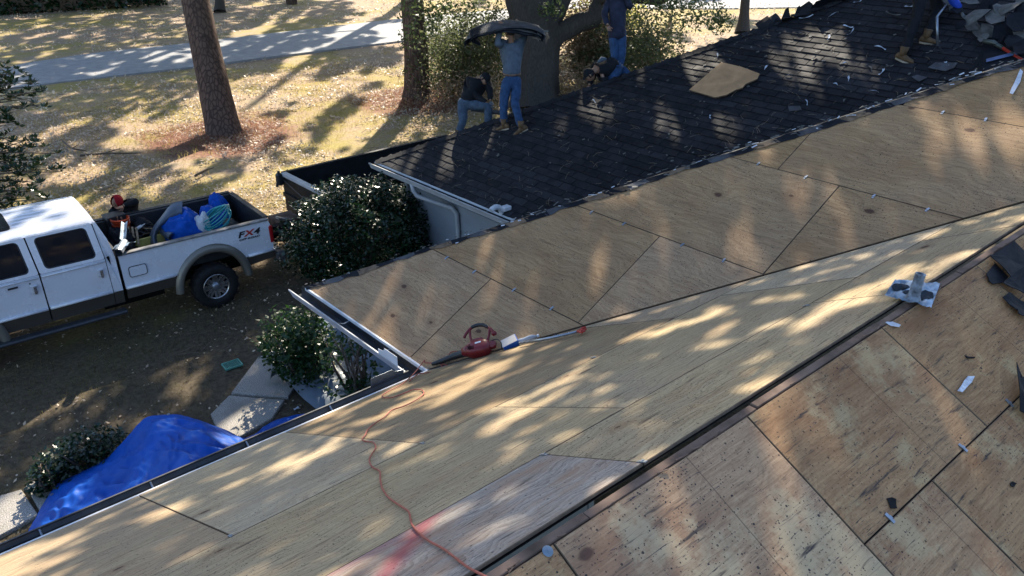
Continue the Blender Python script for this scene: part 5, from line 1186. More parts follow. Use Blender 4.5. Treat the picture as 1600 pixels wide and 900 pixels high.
# ================================================================== THINGS ON THE ROOFS
def dep(P): return float((np.array(P)-CC)@_f)
def plate_px(name, label, cat, poly, on, h, m, th=.004, curl=.02, group=None, seed=0, sub=3, mats=None):
    """a thin stiff piece lying on a roof, outline subdivided, ragged and slightly curled"""
    P = [on(*p, h) for p in poly]; c = sum(P)/len(P); Q = []
    for i in range(len(P)):
        a, b_ = P[i], P[(i+1) % len(P)]
        for q in range(sub): Q.append(a+(b_-a)*q/sub)
    n_ = {onN: np.array([0, -ST, CT]), onA: np.array([0, ST, CT])}.get(on, np.array([-ST, 0, CT])); R0 = max(np.linalg.norm(p-c) for p in Q); k = len(Q)
    def lift(p): d = (p-c)/R0; return n_*curl*(d@np.array([math.cos(seed), math.sin(seed), 0]))**2+n_*curl*.5*nz(*(p*9))
    Q = [p+.006*np.array([nz(*(p*40)), nz(*(p*40+9)), 0])*(sub > 1)-c for p in Q]; mid = [p*.55 for p in Q]
    vs = [p+lift(p+c) for p in Q]+[p+lift(p+c)*1 for p in mid]+[np.zeros(3)]+[p+lift(p+c)-n_*th for p in Q]
    if poly_ccw(poly): pass
    fs = [(i, (i+1) % k, k+(i+1) % k, k+i) for i in range(k)]+[(k+i, k+(i+1) % k, 2*k) for i in range(k)]+[((i+1) % k, i, 2*k+1+i, 2*k+1+(i+1) % k) for i in range(k)]
    b = MB(); b.add(vs, fs); o = b.obj(name, m, None, False); o.location = tuple(c); return tag(o, label, cat, group)
z1 = lambda x, y: (1360+x*.15, 370+y*.15)
SG = 'torn black shingle pieces on the near slope'
plate_px('torn_shingle', 'large torn black shingle whose top corner touches the ridge board near the right edge', 'shingle', [z1(1250, 190), z1(1480, 60), z1(1620, 180), z1(1620, 310), z1(1450, 430), z1(1310, 250)], onN, .045, M['felt'], .005, .03, SG, 1)
plate_px('torn_shingle', 'small jagged black shingle tab poking out left of the torn shingle pile', 'shingle', [z1(1210, 380), z1(1300, 270), z1(1440, 420), z1(1390, 470), z1(1280, 490), z1(1240, 460)], onN, .018, M['felt'], .005, .012, SG, 2)
plate_px('torn_shingle', 'curled black shingle with a white fleck, middle of the torn pile by the right edge', 'shingle', [z1(1385, 480), z1(1440, 420), z1(1620, 300), z1(1640, 600), z1(1540, 545), z1(1450, 520)], onN, .055, M['felt'], .005, .035, SG, 3)
plate_px('torn_shingle', 'long ragged black shingle strip, lowest of the torn pile by the right edge', 'shingle', [z1(1380, 630), z1(1430, 590), z1(1540, 650), z1(1640, 700), z1(1640, 860), z1(1530, 800), z1(1540, 770), z1(1450, 710)], onN, .025, M['felt'], .005, .02, SG, 4)
plate_px('torn_shingle', 'black shingle sliver standing up at the right edge of the near slope', 'shingle', [(1587, 567), (1593, 590), (1612, 590), (1630, 660), (1596, 640), (1591, 610)], onN, .05, M['felt'], .005, .06, SG, 5)
FG = 'small felt scraps on the near slope'
plate_px('felt_scrap', 'black square felt scrap beside a seam clip near the bottom right', 'felt scrap', [(1387, 779), (1394, 777), (1401, 780), (1400, 794), (1391, 795), (1389, 788)], onN, .006, M['tarblack'], .003, .004, FG, 1)
plate_px('felt_scrap', 'thin black felt scrap right of the pipe flashing below the torn shingles', 'felt scrap', [(1507, 555), (1513, 557), (1523, 557), (1522, 560), (1512, 560)], onN, .006, M['tarblack'], .003, .004, FG, 2)
plate_px('felt_scrap', 'black four cornered felt scrap near the right edge above a seam', 'felt scrap', [(1578, 756), (1583, 752), (1588, 756), (1585, 761), (1580, 760)], onN, .006, M['tarblack'], .003, .004, FG, 3)
plast = simple('clear_plastic_film', (.50, .53, .58), .22, 0, .3, 30, .6, .6)
plate_px('plastic_strip', 'crumpled clear plastic strip lying on the near slope', 'plastic', [(1495, 611), (1512, 588), (1523, 588), (1519, 597), (1503, 614)], onN, .008, plast, .001, .008, None, 1)
plate_px('paper_scrap', 'white paper scrap just below the pipe flashing by the ridge', 'paper', [(1384, 503), (1395, 502), (1408, 508), (1405, 511), (1392, 509)], onN, .01, M['paper'], .001, .012, None, 1)
plate_px('white_ribbon', 'white plastic ribbon hanging down the buff plywood at the top right', 'ribbon', [(1594, 108), (1599, 112), (1594, 128), (1583, 148), (1577, 146), (1586, 126)], onB, .012, M['paper'], .001, .01, None, 1)
# clouded knot hole with a nail plate by the bottom edge
kn = onN(856, 861, .003); b = MB(); b.lathe([(.022, 0), (.018, .003), (.008, .002), (0, .006)], 12); ko = b.obj('washer_nail', M['lead'], None, True, frame(tuple(kn), (1, 0, 0), (0, CT, ST), (0, -ST, CT))); tag(ko, 'round metal nail cap in a knot beside the ridge at the bottom edge', 'nail')
# pipe flashing straddling the ridge
tarp_m = simple('worn_tar', (.022, .032, .042), .8, 0, .4, 14, .5, .15)
fc = onN(1427, 466, .03); fm = M['lead']; pf = empty('pipe_flashing', fc, 0, 'blue grey lead pipe flashing with an upright sleeve standing loose on the ridge', 'pipe flashing')
x_, y_ = np.array([.90, .22, 0]), np.array([-.35, .93, 0]); y_ = y_/np.linalg.norm(y_)
cor = [(1382, 461), (1399, 436), (1469, 443), (1455, 481)]; Z0 = NZ0+.035; C4 = [atz(*p, Z0-(.0 if i in (1, 2) else .03)) for i, p in enumerate(cor)]
def ff(u, v):
    p = (C4[0]*(1-u)+C4[3]*u)*(1-v)+(C4[1]*(1-u)+C4[2]*u)*v; r = .006*nz(u*17, v*15, 3); e = p+np.array([r, r*.8, 0])
    return (e[0]-fc[0], e[1]-fc[1], e[2]-fc[2]+.016*nz(u*5, v*4, 2)+.008*nz(u*14, v*12, 5)+.022*math.exp(-((u-.5)**2+(v-.42)**2)*14))
b = MB(); b.grid(34, 22, ff); b.obj('flange', fm, pf, True)
for (u0, v0, su, sv) in ((.22, .55, .20, .20), (.82, .40, .15, .16), (.47, .28, .16, .10), (.70, .18, .12, .06)):
    b = MB(); b.grid(14, 10, lambda u, v: tuple(np.array(ff(u0+(u-.5)*2*su*math.sqrt(max(0, 1-(v*2-1)**2*.8)), v0+(v-.5)*2*sv))+np.array([0, 0, .003]))); b.obj('tar_patch', tarp_m, pf, True)
Bs = atz(1427, 465, Z0+.012)-fc; d_ = dep(fc); Tp = at(1438.5, 428, d_-.055)-fc; ax = Vector((Tp-Bs).tolist()); Lp = ax.length; q = ax.to_track_quat('Z', 'X').to_matrix().to_4x4()
Wp = Matrix.Translation(tuple(Bs)) @ q
b = MB(); b.lathe([(.046, -.01), (.038, .004), (.032, .02), (.029, Lp*.6), (.028, Lp-.006), (.030, Lp), (.027, Lp+.003), (.019, Lp+.001), (.018, Lp-.05), (.017, .02)], 30, Wp); sl_ = b.obj('sleeve', simple('lead_sleeve', (.16, .20, .25), .6, 0, .5, 25, .8, .4), pf, True)
b = MB(); b.lathe([(.019, Lp-.045), (0, Lp-.046)], 20, Wp); b.obj('bore', M['tarblack'], pf)
# leaf blower lying in the valley
bc = onB(748, 545, .02); BL = empty('leaf_blower', bc, 0, 'red and black corded leaf blower lying in the valley between two plywood slopes', 'leaf blower')
def K(px, py, h=.09): return onB(px, py, h)-bc
def loft(name, pts, rs, m, parent, n=16, sm=True): b = MB(); b.tube([cr_([tuple(p) for p in pts], t/24) for t in range(25)], [cr_([(r,) for r in rs], t/24)[0] for t in range(25)], n); return b.obj(name, m, parent, sm)
loft('blower_tube', [K(675, 569, .03), K(690, 564, .035), K(708, 557, .05), K(730, 550, .08)], [.016, .024, .031, .040], M['blackplastic'], BL)
b = MB()
mc = K(748, 545, .085); exv = Vector((K(770, 541, .085)-K(726, 550, .085)).tolist()).normalized(); nb = Vector((-ST, 0, CT)); eyv = nb.cross(exv); BM = frame(tuple(mc), tuple(exv), tuple(eyv), tuple(nb))
def ell(rx, ry, rz, nz_=22, n=32, sq=.75):
    b = MB(); sg = lambda x, p: math.copysign(abs(x)**p, x)
    return b.grid(n+1, nz_, lambda u, v: (rx*sg(math.cos(u*2*math.pi), sq)*sg(math.sin(v*math.pi), sq), ry*sg(math.sin(u*2*math.pi), sq)*sg(math.sin(v*math.pi), sq), rz*-sg(math.cos(v*math.pi), sq)))
hs_ = ell(.125, .082, .075); hs_.obj('motor_housing', M['redplastic'], BL, True, BM)
b = MB(); b.tube([(-.16, .0, -.0), (-.12, .0, 0), (-.06, 0, 0)], [.040, .052, .075], 20); b.obj('throat', M['redplastic'], BL, True, BM)
b = MB(); b.lathe([(.078, -.05), (.082, -.062), (.06, -.078), (0, -.08)], 26); b.obj('intake_cover', M['blackplastic'], BL, True, BM @ Matrix.Translation((.02, -.02, .0)))
b = MB(); b.box((0, .075, .01), (.12, .075, .075), bev=.02); b.obj('motor_cowl', M['redplastic'], BL, False, BM @ Matrix.Translation((-.01, 0, 0)))
for k in range(5): b = MB(); b.box((-.075+k*.013, -.03, .072), (.005, .038, .008)); b.obj('vent_slot', M['tarblack'], BL, False, BM)
b = MB(); b.box((.02, .012, .0755), (.058, .018, .003), Matrix.Rotation(.1, 4, 'Z')); b.obj('label', M['whiteplastic'], BL, False, BM)
loft('handle', [K(725, 528, .10), K(730, 519, .115), K(740, 510, .125), K(753, 508, .125), K(765, 513, .12), K(771, 519, .11)], [.014, .014, .0155, .0165, .015, .017], M['redplastic'], BL)
loft('handle_grip', [K(737, 511.5, .13), K(745, 508.2, .133), K(755, 507.8, .133), K(763, 511.2, .128)], [.0165, .018, .018, .016], M['blackplastic'], BL)
for pts in (([K(734, 517, .115), K(735, 527, .1), K(738, 536, .09)]), ([K(765, 514, .12), K(764, 524, .1), K(761, 534, .09)])): loft('strut', pts, [.012, .012, .013], M['redplastic'], BL)
b = MB(); b.box((0, 0, 0), (.05, .04, .045), bev=.012); b.obj('trigger_block', M['redplastic'], BL, False, Matrix.Translation(tuple(K(772, 521, .10))))
b = MB(); b.box((0, 0, 0), (.07, .075, .06), bev=.015); b.obj('rear_cap', M['redplastic'], BL, False, BM @ Matrix.Translation((.135, .015, 0)))
loft('cord_hook', [K(768, 532, .08), K(777, 530, .09), K(783, 536, .09), K(783, 545, .07), K(776, 549, .05)], [.0045]*5, M['blackplastic'], BL)
for x in (-.05, .05): b = MB(); b.tube([(x, -.05, -.06), (x, -.05, -.085)], .012, 8); b.obj('foot', M['blackplastic'], BL, True, BM)
# extension cord
z4 = lambda x, y: (660+x*.175, 490+y*.175)
path1 = [(*z4(608, 240), 'B', .13), (*z4(612, 300), 'B', .13), (*z4(590, 365), 'B', .06), (*z4(560, 395), 'B', .02)]
cordA = [(655, 567), (645, 586), (625, 602), (604, 613), (597, 620), (612, 621), (630, 615), (645, 609), (658, 609), (662, 615), (650, 625), (630, 635), (612, 641), (600, 652), (585, 662), (575, 671), (571, 679), (566, 687), (574, 690), (583, 691), (587, 699), (582, 708), (577, 718), (581, 729), (593, 736), (594, 748), (597, 762), (607, 777), (625, 790), (638, 799), (641, 809), (644, 820), (655, 833), (670, 845), (692, 857), (712, 872), (732, 887), (757, 900), (790, 918)]
loops = [z4(330, 338), z4(262, 340), z4(225, 385), z4(190, 440), z4(165, 462), z4(200, 485), z4(262, 500), z4(294, 484), z4(240, 468), z4(170, 450), z4(80, 440), z4(20, 436)]
pts = [tuple(onB(p[0], p[1], .012)) for p in loops]
mid_ = [tuple(onB(663, 563, .02)), ]
pa = [tuple(onA(*p, .011)) for p in cordA[2:]]; link_ = [tuple(onA(650, 580, .03)), tuple(onA(637, 593, .012))]
allp = [tuple(onB(*z4(560, 392), .02)), tuple(onB(*z4(430, 345), .015))]+pts+mid_+link_+pa
n = len(allp)*7; b = MB(); b.tube([cr_(allp, t/(n-1)) for t in range(n)], .0050, 7); co_ = empty('extension_lead', (0, 0, 0), 0, 'orange brown extension cord winding from the blower down to the bottom edge', 'cord'); b.obj('cable', M['cord'], co_, True)
b = MB(); q2 = [tuple(onB(*z4(294, 484), .012)), tuple(onB(*z4(180, 510), .02)), tuple(onA(662, 583, .012)), tuple(onA(652, 585, .02)), tuple(onA(640, 596, .012))]
b.tube([cr_(q2, t/30) for t in range(31)], .0050, 7); b.obj('cable_loop', M['cord'], co_, True)
# box, bottle and rod
def bx_px(name, label, cat, c, dims, m, rot, on=onB, h=0): P = on(*c, h); o = empty(name, P, 0, label, cat); return o
P = onB(800, 541, .0); cb_ = empty('carton', P, 0, 'small blue and silver cardboard box between the leaf blower and the rod', 'box'); a = Vector((onB(814, 531, 0)-onB(790, 543, 0)).tolist()).normalized(); F_ = frame((0, 0, .0), tuple(a), tuple(nb.cross(a)), tuple(nb))
b = MB(); b.box((0, 0, .042), (.15, .095, .08), bev=.002); b.obj('carton_body', M['bluebox'], cb_, False, F_)
b = MB(); b.box((-.002, 0, .0835), (.145, .092, .002)); b.box((-.0765, 0, .042), (.002, .092, .078)); b.obj('carton_face', M['card'], cb_, False, F_)
P = onB(828, 533, 0); bo = empty('bottle', P, 0, 'small clear plastic bottle lying beside the rod and the blue carton', 'bottle'); a = Vector((onB(846, 526, .03)-onB(816, 536, .03)).tolist()).normalized(); F_ = frame((0, 0, .035), tuple(nb.cross(a)), tuple(nb), tuple(a)) 
F_ = Matrix.Translation((nb*.033).to_tuple()) @ a.to_track_quat('Z', 'Y').to_matrix().to_4x4()
b = MB(); b.lathe([(0, -.10), (.028, -.098), (.030, -.08), (.026, -.04), (.030, 0), (.030, .04), (.014, .07), (.012, .085)], 18, F_); b.obj('bottle_body', simple('clear_bottle', (.45, .50, .56), .12, 0, .1, 8, .1, .8, Transmission_Weight=.4), bo, True)
b = MB(); b.lathe([(.015, .083), (.015, .10), (0, .101)], 14, F_); b.obj('bottle_cap', M['whiteplastic'], bo, True)
P = onA(860, 528, .0); rd = empty('extension_rod', P, 0, 'long thin grey metal rod with a red hook end beside the blue carton', 'pole')
b = MB(); b.tube([onA(812, 537, .03)-P, onA(860, 528, .03)-P, onA(905, 517.5, .03)-P], [.014, .013, .011], 10); b.obj('shaft', M['steel'], rd, True)
for t in (.3, .62): p0, p1 = onA(812, 537, .03)-P, onA(905, 517.5, .03)-P; q = p0*(1-t)+p1*t; b = MB(); b.tube([q-(p1-p0)*.015, q+(p1-p0)*.015], .016, 10); b.obj('collar', M['blackplastic'], rd, True)
for pts in ([(903, 517.5), (909, 519), (914, 517)], [(905, 517), (910, 513), (915, 511)], [(904, 517), (912, 516), (916, 514)]): b = MB(); b.tube([onA(*p, .035)-P for p in pts], [.013, .012, .008], 7); b.obj('hook', M['red'], rd, True)
# plywood offcut on the shingles
of = [(1077, 140), (1127, 97), (1158, 104), (1187, 115), (1183, 123), (1165, 131), (1160, 137), (1150, 140), (1135, 148), (1117, 152)]
P = [onC(*p, .07) for p in of]; c = sum(P)/len(P); nC = np.array([-ST, 0, CT]); b = MB(); k = len(P)
b.cm = 0; b.add([p-c for p in P], [tuple(range(k))[::-1]]); b.cm = 1; b.add([p-c for p in P]+[p-c-nC*.022 for p in P], [(i, (i+1) % k, k+(i+1) % k, k+i) for i in range(k)])
oc_ = b.obj('plywood_offcut', [simple('yellow_plywood', (.50, .285, .135), .75, 0, .18, 5, .3, rand=0), M['wood_edge']]); oc_.location = tuple(c); tag(oc_, 'yellowish broken piece of plywood lying on the dark shingled roof', 'plywood')
# litter on the shingles: larger strips one by one, the dust as one
z4b = lambda x, y: (1200+x*.25, y*.25); z3b = lambda x, y: (800+x*.25, y*.25)
strips = [(z4b(640, 430), 18, -60), (z4b(710, 455), 16, 60), (z4b(505, 490), 15, 65), (z4b(290, 365), 14, 55), (z4b(240, 640), 16, -70), (z4b(660, 572), 17, -10), (z4b(1190, 300), 20, 40), (z4b(520, 200), 20, 45), (z4b(500, 170), 18, -5), (z4b(780, 90), 28, -8), (z4b(410, 90), 18, 20), (z4b(560, 15), 12, 20), (z4b(210, 210), 12, 10), (z4b(380, 235), 14, 60), (z4b(130, 470), 10, 5), (z4b(480, 625), 9, 50), (z4b(1115, 405), 12, -50), (z4b(480, 395), 8, 10), (z3b(1185, 715), 10, 65), (z3b(1240, 735), 10, -75), (z3b(515, 635), 12, -30), (z3b(480, 875), 7, 80), (z3b(1285, 345), 12, 75), (z3b(1590, 420), 12, 40), (z4b(320, 440), 8, 60), (z4b(700, 300), 22, -15), (z4b(420, 525), 9, -30), (z4b(760, 415), 12, 0), (z4b(240, 110), 22, 15), (z4b(880, 45), 12, 10), (z4b(1290, 375), 9, 20), (z4b(1000, 170), 14, 70)]
used_ = {}
def strip_label(px_, py_, ln, an, i):
    sz = 'long' if ln > 17 else 'medium' if ln > 11 else 'tiny'; col_ = 'white' if i % 3 else 'greyish'; dr = 'upright' if abs(an) > 50 else 'slanting' if abs(an) > 22 else 'level'
    marks = [((1132, 122), 'the plywood offcut'), ((1420, 90), 'the lower tan boot'), ((1458, 60), 'the upper tan boot'), ((1465, 78), 'the D grip of the shovel'), ((1228, 22), 'the lifted hip shingles'), ((1300, 190), 'the torn hip edge'), ((945, 120), 'the crouching man'), ((1480, 104), 'the flat loose shingle'), ((1360, 20), 'the top edge of the picture')]
    mk = min(marks, key=lambda q: math.hypot(q[0][0]-px_, q[0][1]-py_)); dx, dy = px_-mk[0][0], py_-mk[0][1]; pos = ('right of' if dx > 0 else 'left of') if abs(dx) > abs(dy) else ('below' if dy > 0 else 'above')
    l = f'{sz} {dr} {col_} backing strip {pos} {mk[1]}'; used_[l] = used_.get(l, 0)+1
    return l if used_[l] == 1 else l.replace('backing strip', 'outer backing strip')
for i, ((px_, py_), ln, an) in enumerate(strips):
    P = onC(px_, py_, .022); s_ = dep(P)/FPX; L_ = ln*s_*.95; W__ = rnd.uniform(.010, .032); b = MB(); ph = rnd.uniform(0, 6)
    d1 = Vector((onC(px_+5*math.cos(R(an)), py_-5*math.sin(R(an)), .022)-P).tolist()).normalized(); nC_ = Vector(nC.tolist()); F_ = frame(tuple(P), tuple(d1), tuple(nC_.cross(d1)), tuple(nC_))
    b.grid(9, 3, lambda u, v: ((u-.5)*L_, (v-.5)*W__*(1+.5*math.sin(u*7+ph))+L_*.08*math.sin(u*4+ph), .010+.012*math.sin(u*6+ph)*abs(u-.5)*2+.008*math.cos(v*5)))
    tag(b.obj('release_strip', M['paper'] if i % 3 else M['shgrey'], None, True, F_), strip_label(px_, py_, ln, an, i), 'paper strip', 'pale strips scattered on the dark roof')
b = MB(); b2 = MB()
for k in range(240):
    s = rnd.uniform(0, 7.3); y = YC-s*CT-rnd.uniform(.1, 4.1)**1; x = XC+s*CT
    if rnd.random() < .25 and s < 4.5: continue
    P = np.array([x, y, ZC+s*ST])+nC*.02; a = rnd.uniform(0, 6.28); F_ = Matrix.Rotation(-TH, 4, 'Y') @ Matrix.Rotation(a, 4, 'Z'); L_ = rnd.uniform(.01, .05)
    b.box(P, (L_, L_*rnd.uniform(.3, .9), .003), F_)
b.obj('roof_dust', M['shgrey'])['kind'] = 'stuff'
for k in range(210):
    s = rnd.uniform(0, 5.5); y = YC-s*CT-rnd.uniform(.1, 4.0); x = XC+s*CT; P = np.array([x, y, ZC+s*ST])+nC*.022; a = rnd.uniform(0, 6.28); L_ = rnd.uniform(.06, .20)
    u_ = np.array([CT*math.cos(a), math.sin(a), ST*math.cos(a)]); v_ = np.array([-CT*math.sin(a), math.cos(a), -ST*math.sin(a)]); bd_ = rnd.uniform(-.35, .35)
    b2.tube([P-u_*L_*.5, P+v_*L_*bd_*.5+nC*.012, P+u_*L_*.5], .0017, 3)
b2.obj('pine_needles', M['straw'])['kind'] = 'stuff'
# rubble heap of torn shingles at the top right
pls = [((1482, 1), 26), ((1510, 4), 30), ((1545, 2), 34), ((1578, 6), 34), ((1600, 14), 30), ((1525, 22), 34), ((1556, 26), 34), ((1588, 34), 36), ((1600, 52), 34), ((1570, 46), 34), ((1545, 45), 28), ((1520, 42), 22), ((1502, 36), 16), ((1584, 62), 26), ((1535, 14), 22), ((1565, 12), 24), ((1595, 3), 24), ((1495, 14), 18), ((1615, 30), 40), ((1560, 62), 24), ((1536, 58), 18), ((1600, 74), 30)]
for i, ((px_, py_), sz) in enumerate(pls):
    hh = .06+.10*rnd.random()+(.14 if py_ < 40 else 0); P = onC(px_, py_, hh); r = sz*dep(P)/FPX*.62; n = 7; ph = rnd.uniform(0, 6); poly = [(r*rnd.uniform(.6, 1.25)*math.cos(ph+2*math.pi*j/n), r*rnd.uniform(.5, 1.0)*math.sin(ph+2*math.pi*j/n)) for j in range(n)]
    tl = Matrix.Rotation(rnd.uniform(-.5, .5), 4, 'X') @ Matrix.Rotation(rnd.uniform(-.5, .35), 4, 'Y'); b = MB(); bend = rnd.uniform(-.6, .6)
    vs = [(x, y, bend*x*x/r*.6) for x, y in poly]+[(x*.5, y*.5, bend*x*x/r*.15) for x, y in poly]+[(0, 0, 0)]+[(x, y, bend*x*x/r*.6-.006) for x, y in poly]
    b.add(vs, [(j, (j+1) % n, n+(j+1) % n, n+j) for j in range(n)]+[(n+j, n+(j+1) % n, 2*n) for j in range(n)]+[((j+1) % n, j, 2*n+1+j, 2*n+1+(j+1) % n) for j in range(n)])
    tag(b.obj('broken_shingle', M['shgrey'] if (i*7) % 5 < 3 and py_ < 60 else M['felt'], None, False, Matrix.Translation(tuple(P)) @ Matrix.Rotation(-TH, 4, 'Y') @ tl), 'broken shingle slab in the rubble heap at the top right corner', 'shingle', 'rubble heap of broken shingles')
plate_px('loose_shingle', 'flat loose shingle lying on the roof just below the two work boots', 'shingle', [(1450, 106), (1462, 98), (1496, 98), (1490, 107), (1478, 111)], onC, .04, M['shback'], .004, .02, None, 1)
plate_px('loose_shingle', 'bent shingle corner standing up where the black underlay meets the dark roof', 'shingle', [(1512, 113), (1537, 78), (1534, 116), (1520, 118)], onC, .08, M['tarblack'], .005, .06, None, 1)
plate_px('loose_shingle', 'small grey shingle tab left of the flat loose shingle at the hip edge', 'shingle', [(1424, 120), (1434, 117), (1449, 121), (1436, 128)], onC, .03, M['shback'], .004, .01, None, 1)
plate_px('loose_shingle', 'small dark shingle tab lying low on the dark roof near the hip edge', 'shingle', [(1231, 166), (1250, 165), (1253, 172), (1233, 174)], onC, .03, M['shback'], .004, .01, None, 1)
plate_px('loose_shingle', 'brown lit shingle lying between the gloved hand and the pry bar', 'shingle', [(1516, 38), (1526, 34), (1541, 56), (1533, 64), (1520, 52)], onC, .06, M['shgrey'], .004, .03, None, 1)
for i, (px_, py_, hgt) in enumerate(((1228, 24, .22), (1247, 16, .16), (1212, 33, .14), (1203, 38, .10))):
    P = atp(px_, py_+8, [XC, YC, ZC], [-ST, 0, CT]); b = MB(); w_ = hgt*.8
    b.add([(-w_*.5, 0, 0), (w_*.5, 0, 0), (w_*.1, .03, hgt), (-w_*.15, .05, hgt*.8), (-w_*.5, -.03, .02), (w_*.5, -.03, .02)], [(0, 1, 2, 3), (1, 0, 4, 5)])
    tag(b.obj('lifted_shingle', M['felt'], None, False, Matrix.Translation(tuple(P)) @ Matrix.Rotation(-.8, 4, 'Z')), ('jagged shingle standing upright on the top hip', 'second upright jagged shingle on the top hip, right of the tallest', 'low bent shingle on the top hip left of the upright ones', 'smallest lifted shingle leftmost on the top hip')[i], 'shingle', 'lifted shingles on the top hip')
P = atp(1290, 12, [XC, YC, ZC], [-ST, 0, CT]); b = MB(); Q = [onC(1264, 18, .02), onC(1275, 2, .20), onC(1325, -12, .16), onC(1318, 0, .02)]; b.grid(8, 6, lambda u, v: tuple((Q[0]*(1-u)+Q[3]*u)*(1-v)+(Q[1]*(1-u)+Q[2]*u)*v+nC*.03*nz(u*4, v*3))); tag(b.obj('felt_flap', M['felt'], None, True), 'big black felt flap folded up at the top hip near the top edge', 'roofing felt')
# ================================================================== PEOPLE
skin = simple('skin', (.30, .17, .11), .55, 0, .1, 20, .1, .4, rand=0, Subsurface_Weight=.1)
denim = simple('blue_denim', (.030, .066, .14), .85, 0, .25, 14, .4, .2); denim2 = simple('pale_denim', (.06, .09, .13), .85, 0, .25, 14, .4, .2)
blackc = simple('black_cloth', (.012, .013, .016), .85, 0, .25, 10, .4, .2); navy = simple('navy_coat', (.02, .024, .045), .8, 0, .25, 10, .4, .25)
greyc = simple('grey_sweatshirt', (.09, .115, .145), .9, 0, .15, 12, .5, .15); redc = simple('red_hood', (.32, .012, .018), .85, 0, .15, 10, .4, .2); bluec = simple('royal_blue_sleeve', (.01, .05, .38), .6, 0, .15, 10, .4, .3)
boot = simple('tan_leather_boot', (.13, .078, .038), .65, 0, .25, 14, .3, .3); sole = simple('boot_sole', (.36, .30, .22), .8); glove = simple('grey_glove', (.13, .14, .15), .8, 0, .3, 12, .3); dark_hair = simple('dark_hair', (.012, .009, .008), .6)
def skinned(name, verts, edges, radii, m, parent, sub=2, root=0):
    me = bpy.data.meshes.new(name); me.from_pydata([tuple(map(float, v)) for v in verts], edges, []); o = bpy.data.objects.new(name, me); COL.objects.link(o)
    md = o.modifiers.new('s', 'SKIN'); md.use_smooth_shade = True
    if not me.skin_vertices: me.skin_vertices.new() if hasattr(me.skin_vertices, 'new') else None
    sv = me.skin_vertices[0].data
    for i, r in enumerate(radii): sv[i].radius = (r if not hasattr(r, '__len__') else r[0], r if not hasattr(r, '__len__') else r[1]); sv[i].use_root = (i == root)
    sb = o.modifiers.new('b', 'SUBSURF'); sb.levels = sb.render_levels = sub
    dg = bpy.context.evaluated_depsgraph_get(); nm = bpy.data.meshes.new_from_object(o.evaluated_get(dg)); bpy.data.objects.remove(o)
    nm.name = name; nm.materials.clear(); nm.materials.append(m); nm.polygons.foreach_set('use_smooth', [True]*len(nm.polygons))
    # cloth folds
    if m not in (skin, glove) and name != 'body':
        for v in nm.vertices:
            c = v.co; k = .010*noise.noise(c*11+Vector((3, 1, 7)))+.006*noise.noise(c*26); v.co = c+v.normal*k
    nm.update(); return link(name, nm, parent)
def hand_(S, wrist, tip, side, m, parent, curl=.4, name='hand', s=1.0):
    """palm, four unequal bent fingers and a side thumb"""
    w_ = Vector(wrist); d = (Vector(tip)-w_).normalized(); sd = Vector(side); sd = (sd-d*sd.dot(d)).normalized(); n_ = d.cross(sd)
    V = [w_, w_+d*.045*s, w_+d*.085*s]; E = [(0, 1), (1, 2)]; Rr = [.026*s, (.040*s, .024*s), (.040*s, .022*s)]
    for k, (off, L_) in enumerate(((-.030, .068), (-.010, .078), (.010, .072), (.029, .056))):
        b0 = len(V); base = w_+d*.085*s+sd*off*s
        V += [base, base+d*L_*.45*s-n_*curl*.25*L_*s, base+d*L_*(.45+.35*(1-curl))*s-n_*L_*s*(curl*.7), base+d*L_*(.5+.5*(1-curl))*s-n_*L_*s*(curl*1.1)]
        E += [(2, b0), (b0, b0+1), (b0+1, b0+2), (b0+2, b0+3)]; Rr += [.011*s, .0100*s, .0092*s, .0075*s]
    b0 = len(V); V += [w_+d*.03*s-sd*.035*s, w_+d*.062*s-sd*.058*s-n_*.01, w_+d*.092*s-sd*.060*s-n_*.025*s]; E += [(1, b0), (b0, b0+1), (b0+1, b0+2)]; Rr += [.013*s, .0115*s, .009*s]
    return skinned(name, V, E, Rr, m, parent, 1)
